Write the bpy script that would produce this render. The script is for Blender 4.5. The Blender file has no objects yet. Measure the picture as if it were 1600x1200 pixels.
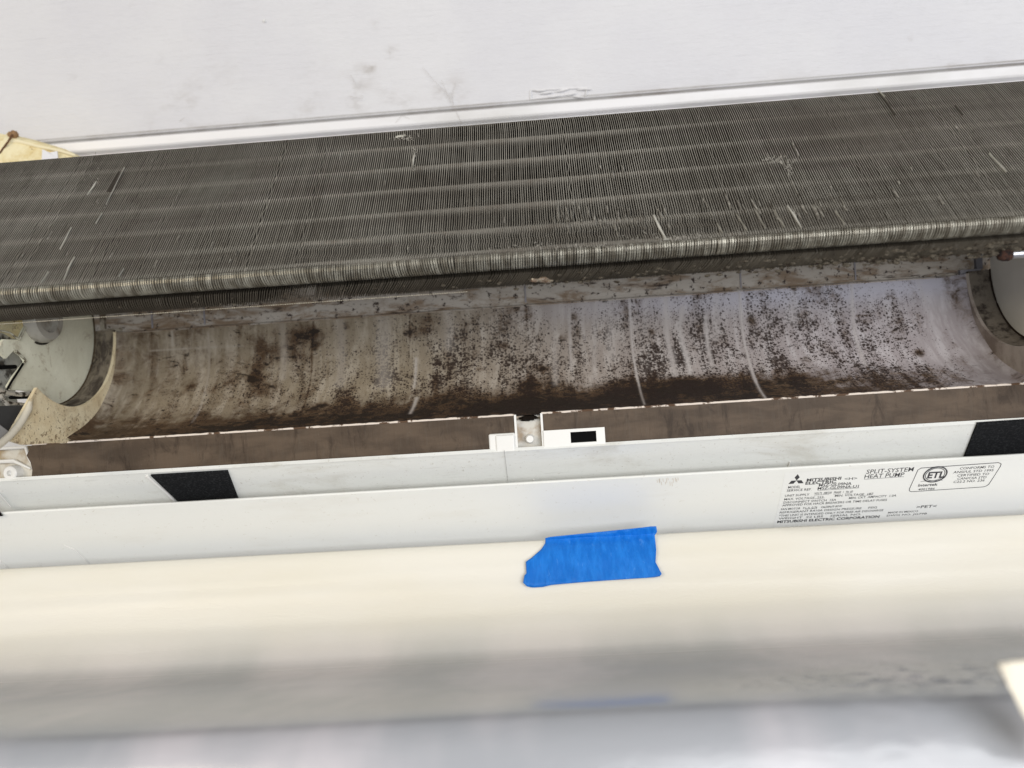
import bpy, math, random
import numpy as np
from mathutils import Matrix, Vector
random.seed(7); rng = np.random.default_rng(7)
sc = bpy.context.scene
col = sc.collection

# ------------------------------------------------------------------ camera
FPX = 1200.0                                  # focal length in photo pixels (1600 wide)
AX = np.array([24576, 1558, 1200.]); AX /= np.linalg.norm(AX)
_F = np.array([0, 0, -1.]); AY = _F - _F.dot(AX) * AX; AY /= np.linalg.norm(AY)
AZ = np.cross(AX, AY)
cd = bpy.data.cameras.new('camera'); cam = bpy.data.objects.new('camera', cd); col.objects.link(cam)
cd.sensor_width = 36; cd.lens = 36 * FPX / 1600; cd.clip_start = .01; cd.clip_end = 50
cam.matrix_world = Matrix([[AX[0], AX[1], AX[2], 0], [AY[0], AY[1], AY[2], 0], [AZ[0], AZ[1], AZ[2], 0], [0, 0, 0, 1]])
cd.dof.use_dof = True; cd.dof.focus_distance = .50; cd.dof.aperture_fstop = 4.0
sc.camera = cam

# ------------------------------------------------------------------ light
w = bpy.data.worlds.new('World'); sc.world = w; w.use_nodes = True
bg = w.node_tree.nodes['Background']; bg.inputs[0].default_value = (.93, .96, 1.0, 1); bg.inputs[1].default_value = .42
def area(name, loc, target, size, power, color, sy=None):
    l = bpy.data.lights.new(name, 'AREA'); l.size = size; l.energy = power; l.color = color
    if sy: l.shape = 'RECTANGLE'; l.size_y = sy
    o = bpy.data.objects.new(name, l); col.objects.link(o)
    o.location = loc; o.rotation_euler = (Vector(target) - Vector(loc)).to_track_quat('-Z', 'Y').to_euler()
    return o
area('window_light', (.6, -1.1, .14), (.05, .5, 0), 1.0, 25, (.98, .985, 1.0))
area('lamp_light', (-1.0, -.8, .5), (0, .5, 0), .5, 8, (1.0, .86, .64))
sc.view_settings.view_transform = 'Standard'; sc.view_settings.look = 'None'
sc.view_settings.exposure = 0; sc.view_settings.gamma = 1

# ------------------------------------------------------------------ geometry helpers
def ray(x, y):
    d = np.array([x - 800., 600. - y, -FPX]); return np.array([d @ AX, d @ AY, d @ AZ])
def onX(x, y, X0): r = ray(x, y); return r * X0 / r[0]
def onY(x, y, Y0): r = ray(x, y); return r * Y0 / r[1]
def onprof(x, y, prof):
    """point where the sight line meets an X-extruded profile; returns X and arc length"""
    r = ray(x, y); t = r[2] / r[1]; acc = 0
    for (a, b), (c, d) in zip(prof[:-1], prof[1:]):
        L = math.hypot(c - a, d - b)
        den = (d - b) - t * (c - a)
        if abs(den) > 1e-9:
            k = (t * a - b) / den
            if -1e-6 <= k <= 1 + 1e-6:
                Y = a + k * (c - a); return r[0] * Y / r[1], acc + k * L
        acc += L
    best = None                                  # beyond either end: carry the end segments on
    for (a, b), (c, d), s0 in ((prof[0], prof[1], 0), (prof[-2], prof[-1], acc)):
        L = math.hypot(c - a, d - b); den = (d - b) - t * (c - a)
        if abs(den) < 1e-9: continue
        k = (t * a - b) / den; over = -k if s0 == 0 else k - 1
        if over < 0: continue
        if best is None or over * L < best[0]:
            Y = a + k * (c - a); best = (over * L, (r[0] * Y / r[1], k * L if s0 == 0 else acc + (k - 1) * L))
    return best[1] if best and best[0] < .05 else None
def proflen(prof): return sum(math.hypot(c - a, d - b) for (a, b), (c, d) in zip(prof[:-1], prof[1:]))
def profpt(prof, s):
    for (a, b), (c, d) in zip(prof[:-1], prof[1:]):
        L = math.hypot(c - a, d - b)
        if s <= L + 1e-9: return a + (c - a) * s / L, b + (d - b) * s / L, (c - a) / L, (d - b) / L
        s -= L
    L = math.hypot(c - a, d - b); return c + (c - a) / L * s, d + (d - b) / L * s, (c - a) / L, (d - b) / L
WL = {}
def link(name, me, mat, parent=None, smooth=False, label=None, kind=None):
    o = bpy.data.objects.new(name, me); col.objects.link(o)
    if mat: me.materials.append(mat)
    if parent: o.parent = parent
    if smooth:
        me.polygons.foreach_set('use_smooth', [True] * len(me.polygons))
        me.set_sharp_from_angle(angle=math.radians(40))
    if label: o['label'] = label
    if kind: o['kind'] = kind
    return o
def mesh(name, V, F, mat, parent=None, smooth=False, label=None, kind=None):
    off = np.array(WL.get(parent.name, (0, 0, 0))) if parent else np.zeros(3)
    V = np.asarray(V, float) - off
    me = bpy.data.meshes.new(name); me.from_pydata([tuple(v) for v in V], [], F); me.update()
    o = link(name, me, mat, parent, smooth, label, kind)
    if parent: WL[o.name] = tuple(off)
    return o
def empty(name, loc, label, cat, group=None):
    o = bpy.data.objects.new(name, None); col.objects.link(o); o.location = loc; o.empty_display_size = .05
    o['label'] = label; o['category'] = cat
    if group: o['group'] = group
    WL[name] = tuple(loc); return o
def tag(o, label, cat): o['label'] = label; o['category'] = cat
class MB:
    def __init__(s): s.V = []; s.F = []
    def add(s, V, F):
        n = len(s.V); s.V += [tuple(v) for v in V]; s.F += [tuple(i + n for i in f) for f in F]
    def box(s, a, b):
        x0, y0, z0 = a; x1, y1, z1 = b
        s.add([(x0,y0,z0),(x1,y0,z0),(x1,y1,z0),(x0,y1,z0),(x0,y0,z1),(x1,y0,z1),(x1,y1,z1),(x0,y1,z1)],
              [(0,3,2,1),(4,5,6,7),(0,1,5,4),(1,2,6,5),(2,3,7,6),(3,0,4,7)])
    def prism(s, poly, x0, x1):      # polygon in (Y, Z), extruded along X
        n = len(poly)
        s.add([(x0, y, z) for y, z in poly] + [(x1, y, z) for y, z in poly],
              [tuple(range(n)), tuple(range(2*n-1, n-1, -1))] + [(i, i+n, (i+1) % n + n, (i+1) % n) for i in range(n)])
    def slab(s, prof, x0, x1, th):   # profile with thickness on its back side
        b = []
        for i, (y, z) in enumerate(prof):
            p = prof[max(i-1, 0)]; q = prof[min(i+1, len(prof)-1)]
            d = math.hypot(q[0]-p[0], q[1]-p[1]); nx, nz = (q[1]-p[1])/d, -(q[0]-p[0])/d
            b.append((y - nx*th, z - nz*th))
        n = len(prof)
        for i in range(n-1):
            s.add([(X, *p) for X in (x0, x1) for p in (prof[i], prof[i+1], b[i+1], b[i])],
                  [(0,1,5,4),(1,2,6,5),(2,3,7,6),(3,0,4,7)] + [(0,3,2,1),(4,5,6,7)])
    def ribbonpoly(s, front, back):  # two equal loops joined into a solid
        n = len(front)
        s.add(list(front) + list(back), [tuple(range(n)), tuple(range(2*n-1, n-1, -1))] + [(i, i+n, (i+1) % n + n, (i+1) % n) for i in range(n)])
    def tube(s, pts, r, n=10, cap=True):
        pts = [Vector(p) for p in pts]; base = len(s.V); rr = r if isinstance(r, (list, tuple)) else [r]*len(pts)
        V = []; F = []
        for i, p in enumerate(pts):
            t = (pts[min(i+1, len(pts)-1)] - pts[max(i-1, 0)]).normalized()
            u = t.cross(Vector((0, 0, 1)) if abs(t.z) < .9 else Vector((0, 1, 0))).normalized(); v = t.cross(u)
            for k in range(n):
                a = 2*math.pi*k/n; V.append(p + (u*math.cos(a) + v*math.sin(a))*rr[i])
        for i in range(len(pts)-1):
            for k in range(n): F.append((i*n+k, i*n+(k+1) % n, (i+1)*n+(k+1) % n, (i+1)*n+k))
        if cap: F += [tuple(range(n))[::-1], tuple(range((len(pts)-1)*n, len(pts)*n))]
        s.add(V, F)
    def build(s, name, mat, parent=None, smooth=False, label=None, kind=None):
        return mesh(name, s.V, s.F, mat, parent, smooth, label, kind)

# ------------------------------------------------------------------ material helpers
class NT:
    def __init__(s, name, rough=.5, spec=.5):
        s.m = bpy.data.materials.new(name); s.m.use_nodes = True; s.t = s.m.node_tree; s.b = s.t.nodes['Principled BSDF']
        s.b.inputs['Roughness'].default_value = rough; s.b.inputs['Specular IOR Level'].default_value = spec
    def n(s, t, **k):
        o = s.t.nodes.new(t)
        for a, v in k.items():
            if hasattr(o, a): setattr(o, a, v)
            else: o.inputs[a].default_value = v
        return o
    def l(s, a, b): s.t.links.new(a, b)
    def _in(s, sock, v):
        if hasattr(v, 'is_linked'): s.l(v, sock)
        else: sock.default_value = v
    def math(s, op, a, b=0., clamp=False):
        o = s.n('ShaderNodeMath', operation=op); o.use_clamp = clamp; s._in(o.inputs[0], a); s._in(o.inputs[1], b); return o.outputs[0]
    def mix(s, f, a, b):
        o = s.n('ShaderNodeMix', data_type='RGBA'); s._in(o.inputs[0], f)
        s._in(o.inputs[6], a if hasattr(a, 'is_linked') else (*a, 1)); s._in(o.inputs[7], b if hasattr(b, 'is_linked') else (*b, 1)); return o.outputs[2]
    def coord(s, scale=(1, 1, 1)):
        c = s.n('ShaderNodeTexCoord'); m = s.n('ShaderNodeMapping'); s.l(c.outputs['Object'], m.inputs[0]); m.inputs['Scale'].default_value = scale; return m.outputs[0]
    def uv(s, scale=(1, 1, 1)):
        c = s.n('ShaderNodeUVMap'); m = s.n('ShaderNodeMapping'); s.l(c.outputs[0], m.inputs[0]); m.inputs['Scale'].default_value = scale; return m.outputs[0]
    def noise(s, vec, scale, detail=4, rough=.6, dist=0):
        o = s.n('ShaderNodeTexNoise'); s.l(vec, o.inputs['Vector']); o.inputs['Scale'].default_value = scale
        o.inputs['Detail'].default_value = detail; o.inputs['Roughness'].default_value = rough; o.inputs['Distortion'].default_value = dist; return o.outputs[0]
    def ramp(s, f, a, b):
        o = s.n('ShaderNodeMapRange'); o.interpolation_type = 'SMOOTHSTEP'; s._in(o.inputs[0], f); s._in(o.inputs[1], a); s._in(o.inputs[2], b); return o.outputs[0]
    def attr(s, n): o = s.n('ShaderNodeAttribute'); o.attribute_name = n; return o.outputs['Fac']
    def color(s, c): s._in(s.b.inputs['Base Color'], c if hasattr(c, 'is_linked') else (*c, 1))
    def bump(s, h, dist, strength=1.):
        o = s.n('ShaderNodeBump'); o.inputs['Distance'].default_value = dist; o.inputs['Strength'].default_value = strength
        s.l(h, o.inputs['Height']); s.l(o.outputs[0], s.b.inputs['Normal'])
def plain(name, c, rough=.5, spec=.5, metal=0, dirt=None, dscale=60, lo=.5, hi=.75, bump=0, stretch=(1, 1, 1)):
    k = NT(name, rough, spec); k.b.inputs['Metallic'].default_value = metal
    v = k.coord(stretch); n = k.noise(v, dscale, 5)
    if dirt: k.color(k.mix(k.ramp(n, lo, hi), c, dirt))
    else: k.color(c)
    if bump: k.bump(k.noise(v, dscale*4, 4), bump)
    return k.m

k = NT('white_plastic', .4, .4); v = k.coord((.5, 1, 1)); c = k.mix(k.ramp(k.noise(v, 22, 6, .7, .6), .50, .72), (.82, .83, .805), (.68, .67, .62))
c = k.mix(k.math('MULTIPLY', k.ramp(k.noise(k.coord(), 420, 4, .7), .60, .70), .45), c, (.40, .36, .29)); c = k.mix(k.math('MULTIPLY', k.ramp(k.noise(k.coord((.15, 1, 3)), 160, 3), .64, .72), .3), c, (.5, .49, .46))
k.color(c); k.bump(k.noise(k.coord(), 300, 4), .00015); M_white = k.m
M_cream = plain('cream_plastic', (.72, .67, .54), .45, .4, dirt=(.40, .31, .20), dscale=160, lo=.58, hi=.68, bump=.0002)
M_edge = plain('lip_edge', (.75, .66, .58), .5, .4, dirt=(.10, .055, .03), dscale=120, lo=.50, hi=.58)
M_black = plain('black_felt', (.009, .010, .012), .95, .2, dirt=(.040, .042, .046), dscale=700, lo=.45, hi=.75, bump=.0012)
M_hole = plain('dark_slot', (.004, .004, .004), .9, .1)
M_ink = plain('label_ink', (.05, .05, .055), .6, .3)
k = NT('grey_green_plastic', .45, .4); c = k.mix(k.ramp(k.noise(k.coord(), 22, 6, .65, .5), .35, .7), (.80, .79, .64), (.66, .64, .50)); c = k.mix(k.math('MULTIPLY', k.ramp(k.noise(k.coord(), 90, 6, .75, .5), .54, .68), .6), c, (.40, .34, .24))
k.color(c); k.bump(k.noise(k.coord(), 200, 4), .0002); M_disc = k.m
M_ring = plain('mouldy_ring', (.17, .145, .115), .7, .3, dirt=(.035, .026, .02), dscale=110, lo=.45, hi=.65, bump=.0008)
M_metal = plain('bracket_metal', (.42, .42, .40), .45, .5, metal=.3, dirt=(.05, .045, .04), dscale=130, lo=.5, hi=.66, bump=.0004)
M_copper = plain('tube_metal', (.55, .55, .58), .28, .5, metal=1.)
M_rust = plain('rusted_collar', (.06, .025, .016), .8, .3, dirt=(.01, .006, .006), dscale=300, lo=.4, hi=.6, bump=.001)
M_tubes = plain('coil_tube', (.38, .345, .29), .6, .4, metal=.1, dirt=(.28, .23, .18), dscale=120, lo=.4, hi=.7)
M_dust = plain('dust_clump', (.15, .13, .10), .95, .1, dirt=(.04, .03, .022), dscale=300, lo=.4, hi=.65, bump=.002)
M_white2 = plain('clean_white', (.78, .77, .74), .35, .4)

# ------------------------------------------------------------------ wall behind and its trim
k = NT('painted_wall', .55, .35)
v = k.coord((1.2, 1, 26)); g = k.noise(v, 8, 6, .65)
v2 = k.coord(); bl = k.noise(v2, 9, 3)
c = k.mix(k.ramp(bl, .3, .7), (.62, .615, .64), (.655, .65, .665))
sm = k.noise(k.coord((1, 1, 1.8)), 26, 6, .7)
at = k.attr('soil')
c = k.mix(k.math('MULTIPLY', k.ramp(sm, .46, .66), at, True), c, (.27, .23, .19))
k.color(c); k.bump(g, .0022, .8); M_wall = k.m
YW = .62
def wall():
    zt = onY(800, 162, YW)[2]
    x0, x1, z0, z1 = -.75, .75, zt, .75
    nx, nz = 300, 90
    xs = np.linspace(x0, x1, nx); zs = zt + (z1 - zt) * np.linspace(0, 1, nz)**1.8
    V = [(x, YW, z) for z in zs for x in xs]
    F = [(j*nx+i, j*nx+i+1, (j+1)*nx+i+1, (j+1)*nx+i) for j in range(nz-1) for i in range(nx-1)]
    # back side so that the board has thickness
    n = len(V); V += [(x0, YW+.02, z0), (x1, YW+.02, z0), (x1, YW+.02, z1), (x0, YW+.02, z1)]
    c4 = (0, nx-1, nx*nz-1, nx*(nz-1)); F.append((n+3, n+2, n+1, n))
    F += [(c4[1], c4[0], n, n+1), (c4[2], c4[1], n+1, n+2), (c4[3], c4[2], n+2, n+3), (c4[0], c4[3], n+3, n)]
    o = mesh('wall', V, F, M_wall, smooth=False)
    me = o.data; A = me.attributes.new('soil', 'FLOAT', 'POINT'); P = np.array(V)
    s = np.zeros(len(V))
    for px, py, r, a in [(610, 85, 10, 1.6), (577, 107, 6, 1.8), (371, 172, 5, 1.8), (555, 152, 16, 1.0), (700, 150, 26, .9), (480, 105, 30, .25), (1420, 62, 4, 1.6), (250, 87, 5, 1.2),
                         (114, 124, 5, .8), (620, 165, 30, .6), (330, 120, 60, .18), (585, 40, 6, .8), (280, 165, 40, .35), (870, 150, 22, .6), (1285, 110, 5, 1.2), (1485, 108, 8, 1.2), (210, 3, 5, 1.5), (480, 160, 30, .35), (560, 120, 25, .5)]:
        p = onY(px, py, YW); rr = r / FPX * YW * 1.0
        s += a*np.exp(-((P[:, 0]-p[0])**2 + (P[:, 2]-p[2])**2) / (rr*rr))
    s *= .55; s += .15*np.exp(-(P[:, 2]-zt)/.008) * (P[:, 1] < YW+.01)
    A.data.foreach_set('value', s.astype(np.float32))
    tag(o, 'white painted wood grained wall board above and behind the open air conditioner', 'wall'); WL[o.name] = (0, 0, 0)
    return o, zt
wl, ZT = wall()
M_trim = plain('trim_paint', (.76, .75, .76), .4, .45, dirt=(.62, .61, .60), dscale=8, lo=.4, hi=.7, bump=.0001, stretch=(1, 3, 3))
m = MB()
# caulk cove under the board (soft shade put in as a grey colour), then a proud bead, then a flat fillet running behind the coil
def cz(y, Y): return onY(800, y, Y)[2]
prof = [(YW-.0006, ZT+.0012), (YW+.0015, ZT-.0002), (YW+.0040, ZT-.0016), (YW+.0030, ZT-.0030)]
m.slab(prof, -.75, .75, .004); m.build('joint', plain('joint_shade', (.50, .49, .48), .6, .3, dirt=(.36, .33, .31), dscale=20, lo=.45, hi=.7), wl)
m = MB(); r0 = YW-.003
pr = [(YW+.004, ZT-.0024), (YW-.001, ZT-.0027), (r0, ZT-.0040), (r0, ZT-.0105), (YW-.0020, ZT-.0118), (YW+.0035, ZT-.0130), (YW+.0035, ZT-.05)]
m.slab(pr[::1], -.75, .75, .003); m.build('trim_strip', M_trim, wl, True)
m = MB(); m.box((-.75, YW+.006, -.4), (.75, YW+.02, ZT-.001)); m.build('backing_board', M_trim, wl)
# scuffed caulk patch on the joint
p = MB()
for i in range(7):
    a = onY(832 + i*12 + random.uniform(-3, 3), 142 + (i % 3)*5 + random.uniform(-2, 2), YW-.0012); b = onY(832 + i*12 + 20, 140.5 + (i % 3)*5 + random.uniform(-2, 2), YW-.0016)
    p.tube([a, (a+b)/2 + np.array([0, -.0006, random.uniform(-.0006, .0006)]), b], [.0004, .0009, .0004], 6)
for a, b in (((829, 141), (829, 156)), ((917, 137), (915, 150)), ((829, 141), (918, 137)), ((829, 155), (880, 149))):
    a = onY(*a, YW-.001); b = onY(*b, YW-.001); p.tube([a, b], .0006, 6)
p.build('caulk_smear', M_trim, wl, True)
M_web = plain('cobweb', (.40, .36, .33), .9, .1)
for pts in ([(712, 130), (706, 150), (709, 165), (716, 182), (722, 193)], [(690, 125), (700, 150), (704, 160)], [(548, 118), (556, 132)], [(660, 105), (680, 128), (702, 150), (708, 163)], [(618, 192), (628, 180), (640, 186)], [(545, 150), (566, 155), (566, 148)], [(280, 190), (288, 184)]):
    t = MB(); t.tube([onY(a, b, YW-.003 - .001*(i % 2)) for i, (a, b) in enumerate(pts)], .00011, 5); t.build('cobweb', M_web, wl)
t = MB(); a = onY(413, 33, YW-.0005); t.tube([a, a+np.array([0, -.0015, 0])], [.0014, .0007], 8); t.build('paint_blob', M_white2, wl, True)

# ------------------------------------------------------------------ the unit
unit = empty('air_conditioner', (0, .56, -.12), 'dirty white wall mounted air conditioner opened to show its dark coil and mouldy blower housing', 'air conditioner')
A48 = math.radians(48); DS = (math.cos(A48), math.sin(A48)); DT = (math.sin(A48), -math.cos(A48))
C0 = (.430, .0727)                            # lower front corner of the coil face
def cp(t, s): return (C0[0] + DT[0]*t + DS[0]*s, C0[1] + DT[1]*t + DS[1]*s)
SLEN = .1452

# fins ------------------------------------------------
def finmat(name, c0, c1, dark, hi):
    k = NT(name, .6, .45); k.b.inputs['Metallic'].default_value = .25
    v = k.coord((1, 1, 1)); big = k.noise(v, 13, 4, .6, .4); mid = k.noise(k.coord((2.5, 1, 1)), 45, 5, .7)
    fine = k.noise(k.coord((1, .2, .2)), 700, 2); band = k.noise(k.coord((.12, 1, 1)), 70, 3, .5)
    c = k.mix(k.ramp(big, .35, .65), c0, c1)
    c = k.mix(k.math('MULTIPLY', k.ramp(band, .45, .62), .35), c, dark)
    c = k.mix(k.math('MULTIPLY', k.ramp(mid, .5, .72), .6), c, dark)
    c = k.mix(k.math('MULTIPLY', k.ramp(fine, .6, .75), .35), c, hi)
    rw = k.attr('row'); wide = k.ramp(k.noise(k.coord((1, .4, .4)), 9, 3), .3, .6)
    c = k.mix(k.math('MULTIPLY', k.math('SUBTRACT', 1., rw), .30), c, dark)
    c = k.mix(k.math('MULTIPLY', k.math('MULTIPLY', rw, .28), wide), c, hi); k.color(c); return k.m  # pale along tube rows, dark between: shading stripes put into the colour
M_fin = finmat('dusty_shaded_fin', (.105, .094, .076), (.175, .162, .137), (.045, .036, .027), (.32, .30, .25))  # dusty fin sides, darkened in colour to paint shade between the fins
M_finedge = finmat('fin_edge', (.28, .26, .218), (.38, .36, .31), (.14, .118, .092), (.56, .53, .46))  # paler dusty front edges, set against the painted gap shade
k = NT('nose_fin', .42, .6); k.b.inputs['Metallic'].default_value = .45
v = k.coord((1, .3, .3)); c = k.mix(k.ramp(k.noise(v, 260, 3), .35, .7), (.17, .15, .115), (.42, .40, .335))
k.color(c); M_nose = k.m
def row_s(y, tt=.0032):
    r_ = ray(800, y); t_ = r_[2]/r_[1]; a = cp(tt, 0); return (t_*a[0]-a[1])/(DS[1]-t_*DS[0])
ROWS = [row_s(y, .0008) for y in (219, 252, 286, 322, 358, 392)]
PITCH = .00138; TH = .00040
def wob(x, s, a): return a*(math.sin(x*231+s*90) + math.sin(x*517+s*41+1.3) + .6*math.sin(x*1333+s*160))
def fins(name, outline_pairs, xr, th, mat, shift, seed):
    """outline_pairs: list of (front (t,s), back (t,s)) along the fin"""
    r = random.Random(seed); V = []; F = []; MI = []; AT = []; n = len(outline_pairs)
    x = xr[0]
    while x < xr[1]:
        jit = r.gauss(0, .00004); b = len(V); half = th*(.85 + .35*r.random())/2
        bend = r.gauss(0, .00025) if r.random() < .07 else 0
        for i, (f, q) in enumerate(outline_pairs):
            rw = max(math.exp(-((f[1]-r0_)/.0021)**2) for r0_ in ROWS)
            for (t, s) in (f, q):
                AT += [rw, rw]
                y, z = cp(t, s); dx = jit + shift(x, t, s) + bend*math.sin(s*400+x*900)
                V.append((x+dx-half, y, z)); V.append((x+dx+half, y, z))
        for i in range(n-1):
            a = b+4*i; c4 = a+4
            F += [(a, a+1, c4+1, c4), (a+2, c4+2, c4+3, a+3), (a, c4, c4+2, a+2), (a+1, a+3, c4+3, c4+1)]; MI += [1, 0, 0, 0]
        F += [(b, b+2, b+3, b+1), (b+4*n-4, b+4*n-3, b+4*n-1, b+4*n-2)]; MI += [0, 1]
        x += PITCH
    o = mesh(name, V, F, mat, unit, kind='stuff')
    if mat is M_fin: o.data.materials.append(M_finedge); o.data.polygons.foreach_set('material_index', MI)
    A = o.data.attributes.new('row', 'FLOAT', 'POINT'); A.data.foreach_set('value', AT)
    return o
def sh_face(x, t, s):
    k = max(0, (s-.128)/.022)
    return wob(x, s, .00005) + (-.0012)*k*k + (.00035*math.sin(s*700+x*60) if abs(x+.02) < .12 and s < .03 else 0)
prs = [((.0003, s), (.0117, s)) for s in np.linspace(.0022, SLEN-.002, 56)] + [((.0012, SLEN), (.0117, SLEN))]
fins('front_fin_row', prs, (-.42, .42), TH, M_fin, sh_face, 1)
npr = []
for i in range(9):
    a = math.pi*(i/8); npr.append(((.0052-.0056*math.cos(a), .0008-.0042*math.sin(a)), (.0052-.0040*math.cos(a), .0018-.0012*math.sin(a))))
fins('nose_fin_row', npr, (-.42, .42), TH*1.45, M_nose, lambda x, t, s: wob(x, 0, .00012) + (t-.006)*(.15*math.sin(x*70) if x < -.05 else -.06), 2)
def sh_rear(x, t, s):
    kk = min(1, max(0, (x+.24)/.16)); return -(t-.014)*.75*kk*(1 if s < .03 else 0) + wob(x, s, .0002)
rpr = [((.0140 + .0014*q, -.0012*math.sin(q/7*math.pi)), (.0140+.0014*q, .012)) for q in range(8)]
M_rear = finmat('rear_fin', (.085, .072, .052), (.15, .13, .10), (.035, .026, .018), (.30, .28, .23))
fins('rear_fin_row', rpr, (-.42, .42), TH*1.1, M_rear, sh_rear, 3)
rb = [((.0142, s), (.0240, s)) for s in (.012, .05, .1, SLEN)]
fins('rear_fin_body', rb, (-.42, .42), TH, M_fin, lambda x, t, s: 0, 4)
# black sheet behind the fins: the coil interior's shade put in as colour
m = MB(); m.prism([cp(.0128, .004), cp(.0138, .004), cp(.0138, SLEN+.0008), cp(.0128, SLEN+.0008)], -.42, .42); m.build('coil_backing', plain('inner_shade', (.012, .010, .009), .9, .1), unit)
m = MB(); m.prism([cp(.0119, .0035), cp(.0136, .0035), cp(.0136, .0060), cp(.0119, .0060)], -.42, .42); m.build('row_gap_shade', plain('gap_shade', (.01, .01, .01), .9, .1), unit)  # black strip painting the shade of the gap between the rows
# tubes running through the fins
for y in (219, 252, 286, 322, 358, 392):
    r_ = ray(800, y); t_ = r_[2]/r_[1]; tt = .0032
    a = cp(tt, 0); s = (t_*a[0]-a[1])/(DS[1]-t_*DS[0])
    q = cp(tt+.0015, s-.0005); m = MB(); m.tube([(-.42, *q), (.42, *q)], .0031, 14); m.build('coil_tube', M_tubes, unit, True)
# dark cap added over the coil top so the fin gaps stay dark
m = MB(); m.prism([cp(.0016, SLEN+.0001), cp(.0138, SLEN+.0010), cp(.0138, SLEN+.0016), cp(.0016, SLEN+.0009)], -.42, .42); m.build('coil_top_cap', plain('rim', (.085, .07, .05), .8, .2, dirt=(.03, .02, .015), dscale=90, lo=.4, hi=.6), unit)
# single bent fins catching the light, and scrapes
M_bent = plain('bare_aluminium', (.62, .60, .53), .4, .6, metal=.35)
FACE = [cp(-.0002, -.004), cp(-.0002, SLEN+.003)]
def facept(px, py, off=0):
    r = onprof(px, py, FACE); 
    if r is None: return None
    y, z, a, b = profpt(FACE, r[1]); return np.array([r[0], y - DT[0]*off, z - DT[1]*off])
for pts, wd in [([(100, 438), (108, 418), (117, 402)], 2.6), ([(64, 443), (76, 425)], 1.3), ([(137, 305), (147, 292), (151, 284)], 2.0), ([(94, 390), (103, 374), (112, 356)], 2.0), ([(166, 320), (175, 302), (195, 262)], 1.1), ([(150, 350), (160, 334)], 1),
                ([(186, 433), (194, 420)], 1.0), ([(531, 250), (532, 242), (534, 235)], 1.6), ([(645, 262), (646, 250), (648, 240)], 2.6), ([(618, 215), (622, 213), (634, 212)], 1.4), ([(1021, 337), (1030, 356), (1040, 374)], 3), ([(1037, 375), (1046, 374)], 1.8),
                ([(1230, 322), (1242, 340), (1252, 357)], 2.2), ([(1180, 330), (1196, 358)], 1.2), ([(1120, 350), (1130, 366)], 1.4), ([(1545, 240), (1565, 262), (1572, 270)], 1.0), ([(960, 352), (966, 370)], 1.2), ([(1150, 335), (1168, 362)], 1.0),
                ([(1210, 330), (1226, 356)], 1.1), ([(1305, 330), (1320, 352)], 1.0), ([(1370, 140), (1382, 152)], 1.2), ([(740, 312), (742, 322)], 1.0)]:
    P = [facept(a, b, .0003) for a, b in pts]
    if any(q is None for q in P): continue
    m = MB(); n = len(P); hw = [wd*.5*FPX**-1*.46*(1 if 0 < i < n-1 else .35) for i in range(n)]
    up = np.array([0, -DT[0], -DT[1]])
    L = []; R = []
    for p_, h in zip(P, hw): L.append(p_ + np.array([-h, 0, 0]) + up*.0001); R.append(p_ + np.array([h, 0, 0]) + up*.0006)
    f = L + R[::-1]; m.ribbonpoly(f, [q - up*.0006 for q in f]); m.build('bent_fin', M_bent, unit)
M_bent2 = plain('dusty_aluminium', (.40, .38, .33), .5, .5, metal=.2, dirt=(.22, .2, .17), dscale=300, lo=.4, hi=.6)
gg = random.Random(21); VPX, VPY = 727, -738
for i in range(95):
    if i < 60: px = gg.uniform(860, 1340); py = 372 - (px-860)*.06 - abs(gg.gauss(0, 16)) - 3; ln = gg.uniform(6, 30)
    else: px = gg.uniform(20, 1590); py = (395 - px*.078) - gg.uniform(-10, 120) + 40; ln = gg.uniform(5, 16)
    dx, dy = VPX-px, VPY-py; L_ = math.hypot(dx, dy); lean = gg.gauss(0, .10)
    ux, uy = dx/L_ + lean, dy/L_
    P = [facept(px, py, .0002), facept(px+ux*ln*.5+gg.gauss(0, .6), py+uy*ln*.5, .0005), facept(px+ux*ln, py+uy*ln, .0002)]
    if any(q is None for q in P): continue
    w_ = gg.uniform(.6, 1.7); hw = [w_*.5/FPX*.46*c_ for c_ in (.5, 1, .2)]; up = np.array([0, -DT[0], -DT[1]]); L = []; R_ = []
    for p_, h in zip(P, hw): L.append(p_ + np.array([-h, 0, 0])); R_.append(p_ + np.array([h, 0, 0]) + up*.0003)
    f = L + R_[::-1]; m = MB(); m.ribbonpoly(f, [q - up*.0004 for q in f]); m.build('bent_fin', M_bent2, unit)
# lint matted on the fins
m = MB()
for cx_, cy_, sx_, sy_, n_ in ((1212, 250, 22, 5, 60), (1232, 262, 4, 9, 30), (632, 216, 14, 3, 40), (648, 245, 3, 14, 30), (1050, 372, 60, 5, 60), (150, 300, 10, 30, 25), (900, 385, 120, 4, 70)):
    for i in range(n_):
        q = facept(gg.gauss(cx_, sx_*.6), gg.gauss(cy_, sy_*.6), .0001)
        if q is not None: lump_r = gg.uniform(.0002, .0006); m.tube([q, q+np.array([gg.gauss(0, .0008), -.0003, gg.gauss(0, .0012)])], [lump_r*.5, lump_r*.2], 5)
m.build('lint', plain('lint', (.34, .32, .28), .95, .1), unit, kind='stuff')
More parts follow.
